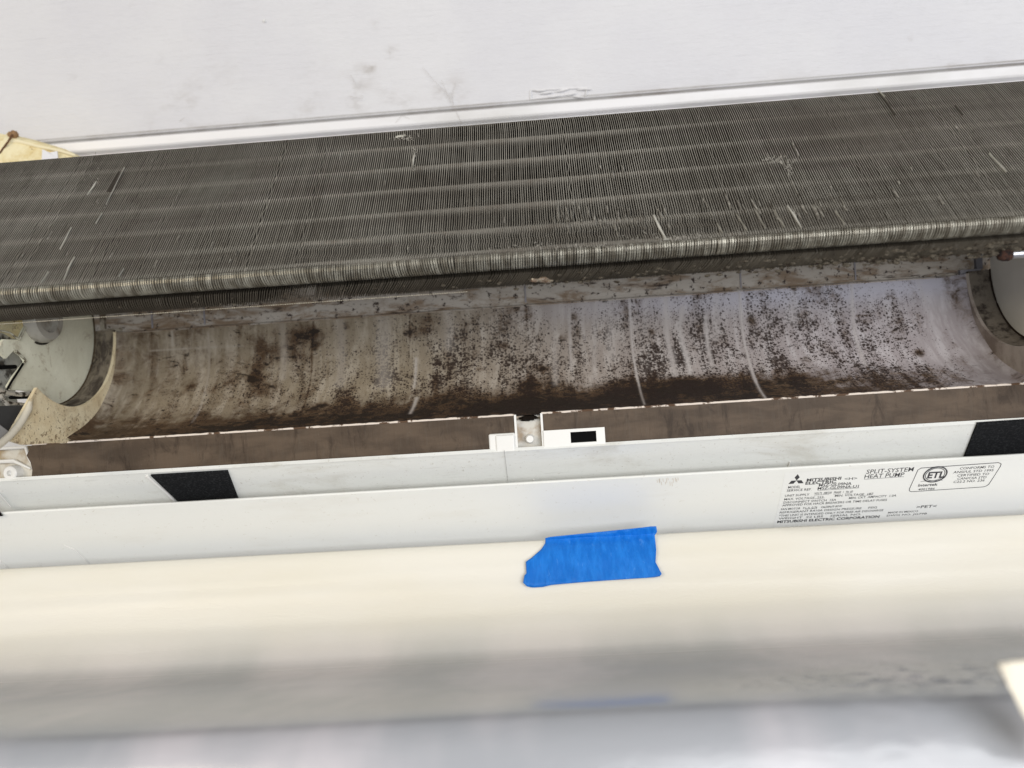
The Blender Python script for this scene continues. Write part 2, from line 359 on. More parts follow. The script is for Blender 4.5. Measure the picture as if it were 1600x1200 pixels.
# dark slots where fins are pushed apart, drawn as dark strips
M_fin_slot = plain('fin_slot', (.065, .055, .044), .9, .2)
for pts, wd in [([(168, 300), (186, 268)], 8), ([(1372, 145), (1388, 163), (1397, 180)], 5), ([(1492, 165), (1503, 180)], 4)]:
    for k_ in range(4 if wd > 5 else 2):
        P = [facept(a + k_*wd/4*1.2, b, .0001) for a, b in pts]; m = MB(); m.tube(P, [.0003] + [.0005]*(len(P)-2) + [.0002], 6); m.build('fin_slot_streak', M_fin_slot, unit)
# foil drip edge under the left half of the rear row
m = MB(); x = -.345
while x < -.045:
    a = cp(.0246, -.0008); h = .00008 + .0002*random.random()
    m.box((x, a[0]-.0004, a[1]-.0002-h*.5), (x+.0009, a[0], a[1]+h*.4)); x += .0014
m.build('foil_edge', plain('foil', (.40, .36, .28), .5, .4), unit, kind='stuff')
# dust clumps hanging from the rear row
def lump(m, c, r, seed, n=7, el=(1, 1, 1)):
    g = random.Random(seed); V = []; F = []
    rows = 5
    for j in range(rows+1):
        th = math.pi*j/rows
        for i in range(n):
            ph = 2*math.pi*i/n; q = r*(.65+.6*g.random())
            V.append((c[0]+q*el[0]*math.sin(th)*math.cos(ph), c[1]+q*el[1]*math.sin(th)*math.sin(ph), c[2]+q*el[2]*math.cos(th)))
    for j in range(rows):
        for i in range(n): F.append((j*n+i, j*n+(i+1) % n, (j+1)*n+(i+1) % n, (j+1)*n+i))
    m.add(V, F)
m = MB(); g = random.Random(5)
for i in range(620):
    u = g.random(); x = -.10 + .46*u**.55
    if g.random() > .25 + .9*u: continue
    t = .016 + .0095*g.random(); y, z = cp(t, -.0008); lump(m, (x, y, z), .0005+.0014*g.random()*(.35+u), i, 6, (1.8, 1, .7))
for i in range(40):
    x = -.30 + .25*g.random(); y, z = cp(.014+.009*g.random(), -.0006); lump(m, (x, y, z), .0003+.0006*g.random(), i+900, 6)
m.build('dust_clumps', M_dust, unit, kind='stuff')
m = MB()
for i in range(5):
    q = onprof(842 + g.uniform(-10, 14), 438 + g.uniform(-3, 4), [cp(.006, -.006), cp(.030, -.006)])
    if q: y, z, _, _ = profpt([cp(.006, -.006), cp(.030, -.006)], q[1]); lump(m, (q[0], y, z), .0018, i+50, 7, (1.5, 1, .6))
m.build('foil_scrap', plain('wet_tuft', (.25, .21, .16), .25, .8, dirt=(.12, .07, .04), dscale=250, lo=.4, hi=.6), unit, True)

# scroll (blower housing) -------------------------------
XL, XR = -.3225, .3005
SP = [(.5665, .0575), (.5655, .0480), (.5625, .0330), (.5570, .0200), (.5475, .0080), (.5350, -.0040), (.5190, -.0130), (.4976, -.0206)]
def smooth_prof(P, n):
    P = np.array(P); d = np.r_[0, np.cumsum(np.hypot(*np.diff(P, axis=0).T))]
    m_ = np.zeros_like(P); m_[1:-1] = (P[2:]-P[:-2])/(d[2:]-d[:-2])[:, None]; m_[0] = (P[1]-P[0])/(d[1]-d[0]); m_[-1] = (P[-1]-P[-2])/(d[-1]-d[-2])
    out = []
    for s in np.linspace(0, d[-1], n):
        i = min(np.searchsorted(d, s, 'right')-1, len(P)-2); h = d[i+1]-d[i]; u = (s-d[i])/h
        out.append((2*u**3-3*u**2+1)*P[i] + (u**3-2*u**2+u)*h*m_[i] + (-2*u**3+3*u**2)*P[i+1] + (u**3-u**2)*h*m_[i+1])
    return [tuple(q) for q in out]
SPS = smooth_prof(SP, 110); SL = proflen(SPS)
def scroll():
    nx = 900; nv = len(SPS); xs = np.linspace(XL, XR, nx)
    S = np.linspace(0, SL, nv); XX, SS = np.meshgrid(xs, S)
    Yp = np.array([p[0] for p in SPS]); Zp = np.array([p[1] for p in SPS])
    # fillet at both ends
    V = np.zeros((nv, nx, 3)); V[..., 0] = XX; V[..., 1] = Yp[:, None]; V[..., 2] = Zp[:, None]
    T = np.gradient(np.stack([Yp, Zp], 1), axis=0); T /= np.linalg.norm(T, axis=1)[:, None]
    N = np.stack([-T[:, 1], T[:, 0]], 1)      # into the material; inward (towards the blower) is the opposite
    dn = np.zeros((nv, nx))
    for X0, sg in ((XL, 1), (XR, -1)):
        dd = np.clip(1-np.abs(XX-X0)/.010, 0, 1); dn += .004*dd**2
    grime = np.zeros((nv, nx)); light = np.zeros((nv, nx)); blot = np.zeros((nv, nx))
    def P2(px, py):
        q = onprof(px, py, SPS)
        return q
    def seg(arr, pts, wpx, amp, ridge=0, fade=True):
        Q = [P2(*p) for p in pts]; Q = [q for q in Q if q]
        for i in range(len(Q)-1):
            a = np.array(Q[i]); b = np.array(Q[i+1]); ab = b-a; L2 = ab@ab
            u = np.clip(((XX-a[0])*ab[0]+(SS-a[1])*ab[1])/L2, 0, 1); d = np.hypot(XX-a[0]-u*ab[0], SS-a[1]-u*ab[1])
            w_ = wpx/FPX*.55; g_ = amp*np.exp(-(d/w_)**2); np.maximum(arr, g_, out=arr)
            if ridge: dn[:] = np.maximum(dn, ridge*np.exp(-(d/(w_*.8))**2))
    for pts, w_, a, rg in [([(983, 455), (985, 500), (990, 560), (998, 600), (1007, 632)], 1.6, .9, .0003), ([(1153, 425), (1157, 480), (1162, 530), (1175, 580), (1197, 624)], 2.2, 1., .0004),
                 ([(1040, 465), (1041, 500), (1043, 530), (1050, 560), (1055, 585)], 4, .8, .0), ([(1067, 480), (1062, 510), (1066, 535), (1074, 560), (1078, 582)], 3.5, .8, 0), ([(1103, 495), (1106, 540), (1113, 572)], 2.8, .8, 0),
                 ([(889, 480), (891, 540), (893, 578)], 2.6, .6, 0), ([(930, 470), (929, 540), (928, 590)], 4, .45, 0), ([(915, 470), (912, 500), (914, 530)], 3, .4, 0), ([(868, 460), (866, 520), (868, 600)], 5, .35, 0), ([(1330, 410), (1332, 480), (1338, 530), (1352, 570)], 3, .8, .0002),
                 ([(650, 560), (649, 590), (647, 605)], 2.2, .8, 0), ([(651, 622), (646, 636), (641, 646)], 2.6, 1.0, .0002), ([(600, 480), (598, 560), (600, 600)], 12, .4, 0), ([(530, 480), (531, 600)], 8, .35, 0), ([(700, 470), (700, 540)], 10, .3, 0),
                 ([(955, 470), (955, 560)], 8, .4, 0), ([(1010, 470), (1008, 520)], 5, .3, 0), ([(268, 510), (270, 540)], 2, .4, 0), ([(325, 520), (323, 600), (300, 660)], 2, .3, 0), ([(440, 500), (442, 590)], 6, .3, 0), ([(1120, 460), (1118, 530)], 5, .4, 0),
                 ([(235, 548), (380, 540)], 1.2, .3, 0), ([(1240, 460), (1238, 500)], 8, .4, 0), ([(1430, 425), (1445, 470)], 4, .35, 0)]:
        seg(light, pts, w_, a, rg)
    for pts, w_, a in [([(490, 500), (487, 550), (484, 600), (470, 645)], 1.4, .55), ([(1333, 490), (1336, 520), (1345, 552), (1357, 578)], 1.2, .7), ([(1330, 493), (1362, 493)], .9, .6), ([(988, 580), (993, 610), (1003, 632)], 3, .6),
                       ([(1150, 560), (1160, 590), (1185, 625)], 3.5, .5), ([(330, 560), (318, 620), (295, 665)], 1.2, .4), ([(640, 480), (639, 560)], 1.4, .5), ([(822, 450), (823, 560), (828, 645)], 3, .35), ([(1240, 425), (1239, 450)], 6, .9), ([(668, 470), (672, 500)], 4, .6)]:
        seg(blot, pts, w_, a)
    for px, py, r, a in [(850, 576, 9, 1.), (828, 600, 18, .7), (395, 590, 13, 1.), (297, 603, 13, .8), (493, 520, 11, .9), (494, 540, 8, .9), (415, 610, 20, .5), (466, 525, 18, .5), (1437, 551, 9, 1.2), (1475, 520, 4, .7),
                         (540, 510, 8, .8), (750, 577, 8, .8), (712, 527, 5, .7), (660, 515, 14, .6), (640, 520, 10, .6), (900, 525, 14, .6), (893, 495, 9, .8), (878, 530, 10, .6), (980, 490, 12, .6), (1018, 518, 6, .8), (1055, 500, 10, .6), (1080, 545, 10, .5),
                         (1120, 530, 12, .5), (1170, 500, 8, .7), (805, 480, 9, .6), (790, 540, 10, .6), (935, 490, 5, .5), (700, 620, 30, .7), (760, 640, 36, .9), (820, 632, 36, 1.), (890, 632, 36, 1.), (960, 622, 36, .9), (1040, 610, 32, 1.), (1070, 600, 18, .9), (1110, 605, 36, .9),
                         (1180, 600, 30, .7), (1240, 592, 30, .7), (640, 650, 40, .7), (560, 652, 40, .65), (480, 660, 40, .7), (400, 665, 36, .8), (330, 672, 30, .8), (505, 632, 12, .8), (260, 680, 26, .6), (420, 560, 40, .35), (330, 560, 34, .35), (250, 560, 30, .3),
                         (460, 540, 40, .3), (860, 600, 28, .6), (1260, 560, 24, .4), (1290, 585, 20, .6), (980, 600, 20, .5)]:
        q = P2(px, py)
        if q is None: continue
        d = np.hypot((XX-q[0]), (SS-q[1])*1.15); blot += a*np.exp(-(d/(r/FPX*.55))**2)
    # overall grime: heavy near the lip, heavier in the middle, plus a dirty rim along the top
    vn = SS/SL; xn = (XX-XL)/(XR-XL)
    mid = np.exp(-((xn-.56)/.30)**2)
    grime += np.clip((vn-.56)/.32, 0, 1)**1.2*(.55+.62*mid)*np.clip((1.02-xn)/.25, .12, 1)
    grime += .20*(1-np.clip(xn/.40, 0, 1)) + .15*mid*np.clip((vn-.25)/.5, 0, 1)
    grime += .10
    specd = .62 + .60*np.exp(-((xn-.68)/.28)**2) + .25*np.exp(-((xn-.35)/.12)**2); specd *= np.clip(.5+vn*1.3, 0, 1)
    specd = specd*np.clip(xn/.08, .5, 1)*np.clip((1.0-xn)/.07, 0.15, 1)
    lav_light = np.clip((xn-.35)/.5, 0, 1)  # lavender towards the right: bluish window light put into the base colour
    lit_patch = np.exp(-((vn-.04)/.09)**2)*np.clip((xn-.45)/.35, 0, 1)  # pale bluish patch at the top right: window light painted in
    V[..., 1] -= N[:, None, 0]*dn; V[..., 2] -= N[:, None, 1]*dn
    idx = np.arange(nv*nx).reshape(nv, nx)
    F = np.stack([idx[:-1, :-1], idx[1:, :-1], idx[1:, 1:], idx[:-1, 1:]], -1).reshape(-1, 4)
    Vf = V.reshape(-1, 3)
    # back of the shell
    bk = []; st = range(0, nv, 8)
    st = list(st) + ([nv-1] if (nv-1) % 8 else [])
    n0 = len(Vf); BV = []
    for j in st:
        for X0 in (XL, XR): BV.append((X0, Yp[j]+N[j, 0]*.003, Zp[j]+N[j, 1]*.003))
    BF = [(n0+2*i, n0+2*i+1, n0+2*i+3, n0+2*i+2) for i in range(len(st)-1)]
    Vall = np.vstack([Vf, np.array(BV)])
    o = mesh('blower_housing', Vall, [tuple(f) for f in F.tolist()] + BF, None, unit, True)
    me = o.data; nb = len(BV)
    for nm, arr in (('grime', grime), ('light', light), ('blot', blot), ('specd', specd), ('lav_light', lav_light), ('lit_patch', lit_patch)):
        A = me.attributes.new(nm, 'FLOAT', 'POINT'); A.data.foreach_set('value', np.r_[arr.ravel(), np.zeros(nb)].astype(np.float32))
    uvv = np.vstack([np.stack([XX.ravel(), SS.ravel()], 1), np.zeros((nb, 2))])
    ul = me.uv_layers.new(name='UVMap'); li = np.zeros(len(me.loops), int); me.loops.foreach_get('vertex_index', li)
    ul.data.foreach_set('uv', uvv[li].astype(np.float32).ravel())
    return o
sco = scroll()
k = NT('mouldy_housing', .5, .35)
u1 = k.uv(); ust = k.uv((1, .22, 1)); uh = k.uv((.45, 1, 1))
gr = k.attr('grime'); li_ = k.attr('light'); bt = k.attr('blot'); sd = k.attr('specd'); lv = k.attr('lav_light'); cl = k.attr('lit_patch')
big = k.noise(u1, 28, 6, .65, .6); stn = k.noise(ust, 130, 5, .65, .3); med = k.noise(u1, 120, 6, .72, .8); fin = k.noise(uh, 420, 4, .7, .4)
base = k.mix(lv, (.245, .200, .140), (.36, .32, .325))
base = k.mix(k.ramp(stn, .42, .68), base, k.mix(lv, (.37, .32, .25), (.50, .465, .475)))
base = k.mix(cl, base, (.52, .51, .58))
# brown film
f1 = k.math('ADD', k.math('MULTIPLY', gr, .95), k.math('MULTIPLY', bt, .55))
f1 = k.math('SUBTRACT', f1, k.math('MULTIPLY', li_, .8))
run = k.noise(k.uv((1, .12, 1)), 75, 5, .6, .5); smear = k.noise(k.uv((.35, 1.3, 1)), 110, 5, .7, 1.2)
f1 = k.math('ADD', f1, k.math('MULTIPLY', k.math('SUBTRACT', run, .5), 1.1))
f1 = k.math('ADD', f1, k.math('MULTIPLY', k.math('SUBTRACT', big, .5), 1.5))
f1 = k.math('ADD', f1, k.math('MULTIPLY', k.math('SUBTRACT', med, .5), 1.1))
c = k.mix(k.ramp(f1, .08, .70), base, k.mix(k.ramp(smear, .42, .68), (.070, .040, .020), (.18, .118, .068)))
# black mould
f2 = k.math('ADD', k.math('MULTIPLY', gr, .43), k.math('MULTIPLY', bt, .62))
f2 = k.math('SUBTRACT', f2, k.math('MULTIPLY', li_, .7))
f2 = k.math('ADD', f2, k.math('MULTIPLY', k.math('SUBTRACT', med, .5), 1.9))
f2 = k.math('ADD', f2, k.math('MULTIPLY', k.math('SUBTRACT', smear, .5), 2.6))
f2 = k.math('ADD', f2, k.math('MULTIPLY', k.math('SUBTRACT', run, .5), .9))
f2 = k.math('ADD', f2, k.math('MULTIPLY', k.math('SUBTRACT', fin, .5), .9))
c = k.mix(k.math('MULTIPLY', k.ramp(f2, .42, .80), .93), c, (.012, .007, .004))
# specks
def specks(scale, lo, hi, seed, dens):
    vo = k.n('ShaderNodeTexVoronoi', voronoi_dimensions='2D'); vo.inputs['Scale'].default_value = scale; vo.inputs['Randomness'].default_value = 1
    wv = k.n('ShaderNodeVectorMath', operation='ADD'); k.l(u1, wv.inputs[0]); 
    nz = k.n('ShaderNodeTexNoise'); k.l(u1, nz.inputs[0]); nz.inputs['Scale'].default_value = scale*1.6; nz.inputs['Detail'].default_value = 2
    sx = k.n('ShaderNodeVectorMath', operation='SCALE'); k.l(nz.outputs['Color'], sx.inputs[0]); sx.inputs['Scale'].default_value = .9/scale
    k.l(sx.outputs[0], wv.inputs[1]); k.l(wv.outputs[0], vo.inputs['Vector'])
    sep = k.n('ShaderNodeSeparateColor'); k.l(vo.outputs['Color'], sep.inputs[0])
    clus = k.math('ADD', .42, k.math('ADD', k.math('MULTIPLY', k.ramp(run, .40, .60), .5), k.math('MULTIPLY', k.ramp(big, .38, .62), .6)))
    rad = k.math('MULTIPLY', k.math('SUBTRACT', k.math('MULTIPLY', k.math('MULTIPLY', sd, clus), dens), sep.outputs[0]), .55)   # radius only in dense cells
    d = k.math('SUBTRACT', rad, vo.outputs['Distance'])
    return k.ramp(d, lo, hi)
s1 = specks(400, -.05, .07, 1, .74); s2 = specks(700, -.05, .09, 2, .95); s3 = specks(170, -.03, .06, 3, .36)
sp = k.math('MAXIMUM', k.math('MAXIMUM', k.math('MULTIPLY', s1, .95), k.math('MULTIPLY', s2, .85)), k.math('MULTIPLY', s3, .85))
sp = k.math('MULTIPLY', sp, k.math('SUBTRACT', 1., k.math('MULTIPLY', li_, .9), True))
c = k.mix(sp, c, (.022, .012, .008))
c = k.mix(k.math('MULTIPLY', k.math('MINIMUM', li_, 1.), .6), c, (.52, .485, .465))
k.color(c)
hh = k.math('ADD', k.math('MULTIPLY', med, .6), k.math('MULTIPLY', sp, .5)); k.bump(hh, .0006, .5)
k.l(k.ramp(f2, .2, .9), k.b.inputs['Roughness']); 
rr = k.n('ShaderNodeMapRange'); k.l(med, rr.inputs[0]); rr.inputs[3].default_value = .35; rr.inputs[4].default_value = .75; k.l(rr.outputs[0], k.b.inputs['Roughness'])
M_scroll = k.m; sco.data.materials.append(M_scroll)

# rear panel above the scroll, with raised rim
kk = NT('stained_panel', .6, .35); vv = kk.coord((1, 1, 1)); b_ = kk.noise(kk.coord((.5, 1, 1.6)), 60, 6, .7, .5); c_ = kk.noise(vv, 260, 4, .7)
cc = kk.mix(kk.ramp(b_, .42, .62), (.50, .455, .40), (.25, .18, .12)); cc = kk.mix(kk.ramp(kk.noise(kk.coord((.35, 1, 2)), 90, 5, .7), .57, .68), cc, (.035, .02, .014)); cc = kk.mix(kk.ramp(c_, .58, .64), cc, (.04, .025, .02))
kk.color(cc); kk.bump(b_, .0008, .5); M_panel = kk.m
m = MB(); yb, zb = SP[0]
m.slab([(yb+.0020, zb+.060), (yb+.0020, zb+.0030), (yb+.0015, zb+.0010), (yb-.0004, zb-.0004)], XL-.030, XR+.030, .003)
m.build('rear_panel', M_panel, unit)
M_rim = plain('rim_plastic', (.30, .29, .32), .45, .4, dirt=(.16, .12, .09), dscale=70, lo=.5, hi=.68, bump=.0003)
m = MB(); m.box((XR-.002, yb-.001, zb+.0008), (XR+.0125, yb+.006, zb+.0036)); m.build('raised_rim', M_rim, unit); m = MB(); m.box((XR+.0095, yb-.0012, zb+.0036), (XR+.0138, yb+.005, zb+.050)); m.build('raised_rim', plain('rim_darker', (.15, .145, .16), .5, .35, dirt=(.08, .06, .05), dscale=70, lo=.5, hi=.68), unit)  # upright is in a darker tone of the rim plastic
m = MB(); m.box((XL-.0135, yb-.001, zb+.0008), (XL+.002, yb+.006, zb+.0036)); m.box((XL-.0138, yb-.0012, zb+.0036), (XL-.0105, yb+.005, zb+.050)); m.build('raised_rim', plain('rim_left', (.38, .34, .27), .5, .35, dirt=(.12, .09, .06), dscale=90, lo=.45, hi=.62, bump=.0004), unit)
# small vertical ribs on the rear panel
for px in (326, 245, 1153, 1330, 820):
    q = onY(px, 480 if px < 400 else 440, yb+.010); m = MB(); m.box((q[0]-.0005, yb+.0012, zb+.002), (q[0]+.0005, yb+.0030, zb+.055)); m.build('panel_rib', M_rim, unit)

# ends: flange with round opening, ring, disc ----------------------
CC = (.5060, .0600); RR = .0565
def circ(a, r=RR, c=CC): return (c[0]+r*math.cos(a), c[1]+r*math.sin(a))
def end(X0, sg, wallmat, ringmat, discmat, front=None, depth=.0165):
    # flange: between the opening and the housing outline (angles 0 to -~115 degrees and further to the front edge)
    n = 48; m = MB(); ins = []; outs = []
    poly = SPS[::3]
    outline = [(p[0]+.0005, p[1]-.0005) for p in poly] + (front or [(.478, -.0191), (.455, -.0184), (.440, -.014)])
    ot = np.array(outline); d = np.r_[0, np.cumsum(np.hypot(*np.diff(ot, axis=0).T))]
    for i in range(n):
        u = i/(n-1); a = math.radians(-2 - 128*u); ins.append(circ(a))
        s = u*d[-1]; outs.append((np.interp(s, d, ot[:, 0]), np.interp(s, d, ot[:, 1])))
    V = []; F = []; rows = 8
    for i in range(n):
        for j in range(rows):
            q = j/(rows-1); f = 1-(1-q)**2 if False else q
            y = ins[i][0]*(1-f)+outs[i][0]*f; z = ins[i][1]*(1-f)+outs[i][1]*f
            V.append((X0 + sg*.003*q**2.2*-1*-1*(0) - sg*0.0022*(1-q)**3*-1*0, y, z))
    V = [(X0, y, z) for _, y, z in V]
    for i in range(n-1):
        for j in range(rows-1): F.append((i*rows+j, i*rows+j+1, (i+1)*rows+j+1, (i+1)*rows+j))
    N0 = len(V); V += [(x + sg*.0022, y, z) for x, y, z in V]; F += [tuple(N0+i for i in f[::-1]) for f in F]
    for i in range(n-1):
        F.append((i*rows, (i+1)*rows, N0+(i+1)*rows, N0+i*rows)); F.append((i*rows+rows-1, N0+i*rows+rows-1, N0+(i+1)*rows+rows-1, (i+1)*rows+rows-1))
    e = n-1
    for j in range(rows-1): F.append((e*rows+j, e*rows+j+1, N0+e*rows+j+1, N0+e*rows+j))
    mesh('end_flange', V, F, wallmat, unit)
    # ring
    V = []; F = []; n = 72
    st = [(0.002, RR+.0002), (.0045, RR-.0002), (depth*.55, RR-.0006), (depth*.60, RR-.0014), (depth, RR-.0016), (depth, RR+.003), (.002, RR+.003)]
    for i in range(n):
        a = math.radians(-.5 - 100*i/(n-1))
        for dx, r in st: V.append((X0+sg*dx, *circ(a, r)))
    q = len(st)
    for i in range(n-1):
        for j in range(q): F.append((i*q+j, i*q+(j+1) % q, (i+1)*q+(j+1) % q, (i+1)*q+j))
    F += [tuple(range(q)), tuple((n-1)*q+j for j in range(q))[::-1]]
    mesh('bearing_ring', V, F, ringmat, unit, True)
    return X0+sg*depth
kk = NT('spotted_flange', .5, .35); vv = kk.coord(); c_ = kk.noise(kk.coord((1, 1, 1)), 420, 4, .7, .5); b_ = kk.noise(vv, 40, 4)
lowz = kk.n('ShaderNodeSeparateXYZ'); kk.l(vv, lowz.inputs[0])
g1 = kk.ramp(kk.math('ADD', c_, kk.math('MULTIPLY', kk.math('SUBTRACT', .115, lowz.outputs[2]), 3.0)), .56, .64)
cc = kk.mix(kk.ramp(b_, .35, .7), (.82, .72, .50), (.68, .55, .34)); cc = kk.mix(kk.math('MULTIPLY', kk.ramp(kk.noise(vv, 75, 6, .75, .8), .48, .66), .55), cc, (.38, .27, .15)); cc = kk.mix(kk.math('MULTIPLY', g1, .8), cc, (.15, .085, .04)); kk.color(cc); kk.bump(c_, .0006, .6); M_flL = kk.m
M_flR = plain('greyed_flange', (.38, .33, .29), .5, .35, dirt=(.17, .135, .11), dscale=45, lo=.35, hi=.7, bump=.0005)
kk = NT('ring_mould', .6, .35); b_ = kk.noise(kk.coord((2, 1, 1)), 70, 6, .72, .6); cc = kk.mix(kk.ramp(b_, .40, .62), (.21, .175, .125), (.055, .042, .03)); cc = kk.mix(kk.ramp(kk.noise(kk.coord(), 120, 4), .60, .68), cc, (.02, .014, .01)); kk.color(cc); kk.bump(b_, .0008); M_ringL = kk.m
XDL = end(XL, -1, M_flL, M_ringL, M_disc)
XDR = end(XR, 1, M_flR, M_ring, M_disc)
# right disc: full plate
m = MB(); m.ribbonpoly([(XDR-.0004, *circ(a, RR-.0022)) for a in np.linspace(0, 2*math.pi, 65)[:-1]], [(XDR+.003, *circ(a, RR-.0022)) for a in np.linspace(0, 2*math.pi, 65)[:-1]])
m.build('end_disc', plain('right_disc', (.62, .60, .54), .5, .35, dirt=(.52, .50, .45), dscale=12, lo=.35, hi=.7), unit, label='grey end disc at the right end of the blower housing')
m = MB(); ang = np.linspace(0, -math.pi*.75, 40)
for r_, w_ in ((RR-.0021, .0006),): m.tube([(XDR-.0008, *circ(a, r_)) for a in ang], w_, 6)
m.build('disc_line', plain('disc_line', (.03, .02, .015), .9, .1), unit)  # dark line along the disc edge
# left disc: plate with a broken zigzag front edge
zz = [(62, 607), (20, 606), (13, 600), (22, 585), (40, 562), (38, 556), (22, 545), (12, 540), (0, 520), (-15, 515)]
XA = XDL + .0004
edge = [tuple(onX(a, b, XA)[1:]) for a, b in [(68, 632), (56, 622), (50, 612), (36, 610), (15, 609), (13, 603), (22, 588), (40, 565), (34, 556), (22, 547), (10, 560), (-4, 548), (6, 530), (30, 531), (38, 514), (44, 504)]]
arc = [circ(a, RR-.0014) for a in np.linspace(math.radians(100), math.radians(-92), 60)]
loop = arc + edge
m = MB(); m.ribbonpoly([(XA, y, z) for y, z in loop], [(XA-.002, y, z) for y, z in loop]); m.build('end_disc', M_disc, unit, label='pale green end disc with a jagged broken edge at the left end')
m = MB(); m.tube([(XA+.0006, *circ(a, RR-.0016)) for a in np.linspace(.3, -math.pi*.52, 40)], .0006, 6); m.build('disc_line', plain('disc_line_left', (.07, .05, .03), .9, .1), unit)  # dark line along the left disc edge
# zigzag rims (thin, light)
def xpath(m, pts, X0, r, n=6): m.tube([onX(a, b, X0) for a, b in pts], r, n)
m = MB(); xpath(m, [(30, 531), (44, 503), (52, 506)], XA+.001, .0008); xpath(m, [(14, 607), (22, 590), (41, 563), (24, 548)], XA+.001, .0010); xpath(m, [(-5, 515), (16, 520), (30, 531)], XA+.001, .0006)
m.build('plate_rim', plain('plate_rim', (.50, .48, .38), .4, .4, dirt=(.10, .08, .05), dscale=200, lo=.48, hi=.6), unit)
m = MB(); xpath(m, [(10, 610), (18, 596), (30, 578), (36, 568)], XA+.0018, .0007); m.build('dark_seam', M_hole, unit)
# hub boss on the left disc
hub = onX(70, 508, XA)
m = MB(); hc = (hub[1]-.006, hub[2]+.004)
ringp = [(XA+.000, .0165), (XA+.004, .0165), (XA+.0075, .0145), (XA+.0075, .0100), (XA+.004, .0090)]
V = []; F = []; n = 40
for i in range(n):
    a = 2*math.pi*i/n
    for x_, r_ in ringp: V.append((x_, hc[0]+r_*math.cos(a), hc[1]+r_*math.sin(a)))
for i in range(n):
    for j in range(4): F.append((i*5+j, i*5+j+1, ((i+1) % n)*5+j+1, ((i+1) % n)*5+j))
V.append((XA+.004, *hc)); F += [(i*5+4, len(V)-1, ((i+1) % n)*5+4) for i in range(n)]
mesh('bearing_hub', V, F, plain('hub_plastic', (.42, .40, .35), .4, .4, dirt=(.15, .12, .08), dscale=60, lo=.5, hi=.7), unit, True)
m = MB(); m.tube([(XA+.0006, hc[0]+.0172*math.cos(a), hc[1]+.0172*math.sin(a)) for a in np.linspace(-1.9, 1.2, 24)], .0007, 6); m.build('hub_shadow', plain('hub_shadow', (.05, .045, .035), .9, .1), unit)  # dark ring on the hub's right: its shadow edge put in as colour
# things seen left of the disc: foam, bracket, dark recess
XB = XA - .012
def plate(name, pts, X0, th, mat, lab=None):
    m = MB(); f = [onX(a, b, X0) for a, b in pts]; m.ribbonpoly(f, [q + np.array([-th, 0, 0]) for q in f]); return m.build(name, mat, unit, label=lab)
plate('side_bracket', [(-40, 505), (8, 512), (30, 532), (45, 560), (22, 600), (30, 640), (-40, 640)], XB, .002, M_metal, 'pale metal side bracket behind the broken disc edge')
m = MB(); a = onX(-30, 575, XB+.002); b = onX(24, 573, XB+.002); m.tube([a, b], .0013, 8); m.build('bracket_slot', M_hole, unit)
m = MB()
xpath(m, [(-10, 607), (8, 613), (30, 618), (52, 614)], XA+.003, .0020, 8); xpath(m, [(12, 629), (40, 632)], XA+.003, .0010, 8); xpath(m, [(0, 618), (10, 630), (16, 638)], XA+.004, .0012, 8)
m.build('bracket_clip', plain('clip_metal', (.55, .52, .46), .35, .5, metal=.3, dirt=(.04, .03, .02), dscale=260, lo=.48, hi=.58), unit, True)
m = MB(); xpath(m, [(16, 621), (52, 620)], XA+.0035, .0012, 8); m.build('clip_shadow_gap', M_hole, unit)
plate('side_recess', [(-60, 636), (42, 633), (20, 670), (0, 690), (-60, 700)], XL-.006, .002, plain('recess', (.045, .045, .045), .7, .3), 'dark recess below the bracket')
plate('side_rail', [(-60, 640), (0, 664), (16, 676), (0, 692), (-60, 700)], XL-.003, .002, plain('rail', (.32, .31, .30), .6, .3))
m = MB(); P = [onX(a, b, XL+.0010) for a, b in [(49, 624), (44, 640), (35, 656), (26, 669), (14, 682), (0, 694), (-18, 706), (-45, 716)]]
m.tube(P, [.0012]+[.0022]*7, 10); m.build('flange_lip', plain('flange_lip', (.66, .60, .48), .4, .4, dirt=(.45, .36, .22), dscale=80, lo=.5, hi=.7), unit, True)
# right end: short copper tube stub
a = onY(1562, 399, .448); b = onY(1640, 393, .448)
m = MB(); m.tube([a+(b-a)*.10, b], .0028, 16); m.build('pipe_stub', M_copper, unit, True)
m = MB(); q = a+(b-a)*.02; dq = (b-a)/np.linalg.norm(b-a); m.tube([q-dq*.002, q-dq*.001, q+dq*.001, q+dq*.004, q+dq*.0055], [.0012, .0027, .0034, .0036, .0030], 18); m.build('rusted_pipe_end', M_rust, unit, True)

# front lip and brown strip ------------------------------------------------
YL, ZL = SP[-1]
ZB = YL*(-.0858); 
kk = NT('brown_strip', .6, .25); b_ = kk.noise(kk.coord((1, 1, 3)), 30, 5, .6, .4); s_ = kk.noise(kk.coord((1, 1, .15)), 420, 3)
cc = kk.mix(kk.ramp(b_, .35, .65), (.105, .074, .050), (.066, .046, .031)); cc = kk.mix(kk.math('MULTIPLY', kk.ramp(s_, .5, .75), .3), cc, (.10, .08, .06))
cc = kk.mix(kk.math('MULTIPLY', kk.ramp(kk.noise(kk.coord((1, 1, .3)), 90, 6, .75, .6), .52, .68), .7), cc, (.030, .019, .012)); cc = kk.mix(kk.math('MULTIPLY', kk.ramp(kk.noise(kk.coord(), 500, 3, .7), .64, .74), .2), cc, (.18, .14, .11)); kk.color(cc); kk.bump(s_, .0004, .6); M_brown = kk.m
def zl(px, py): q = onY(px, py, YL-.0015); return q[0], q[2]
xl0 = zl(50, 707)[0]; xg0 = zl(805, 655)[0]; xg1 = zl(846, 650)[0]
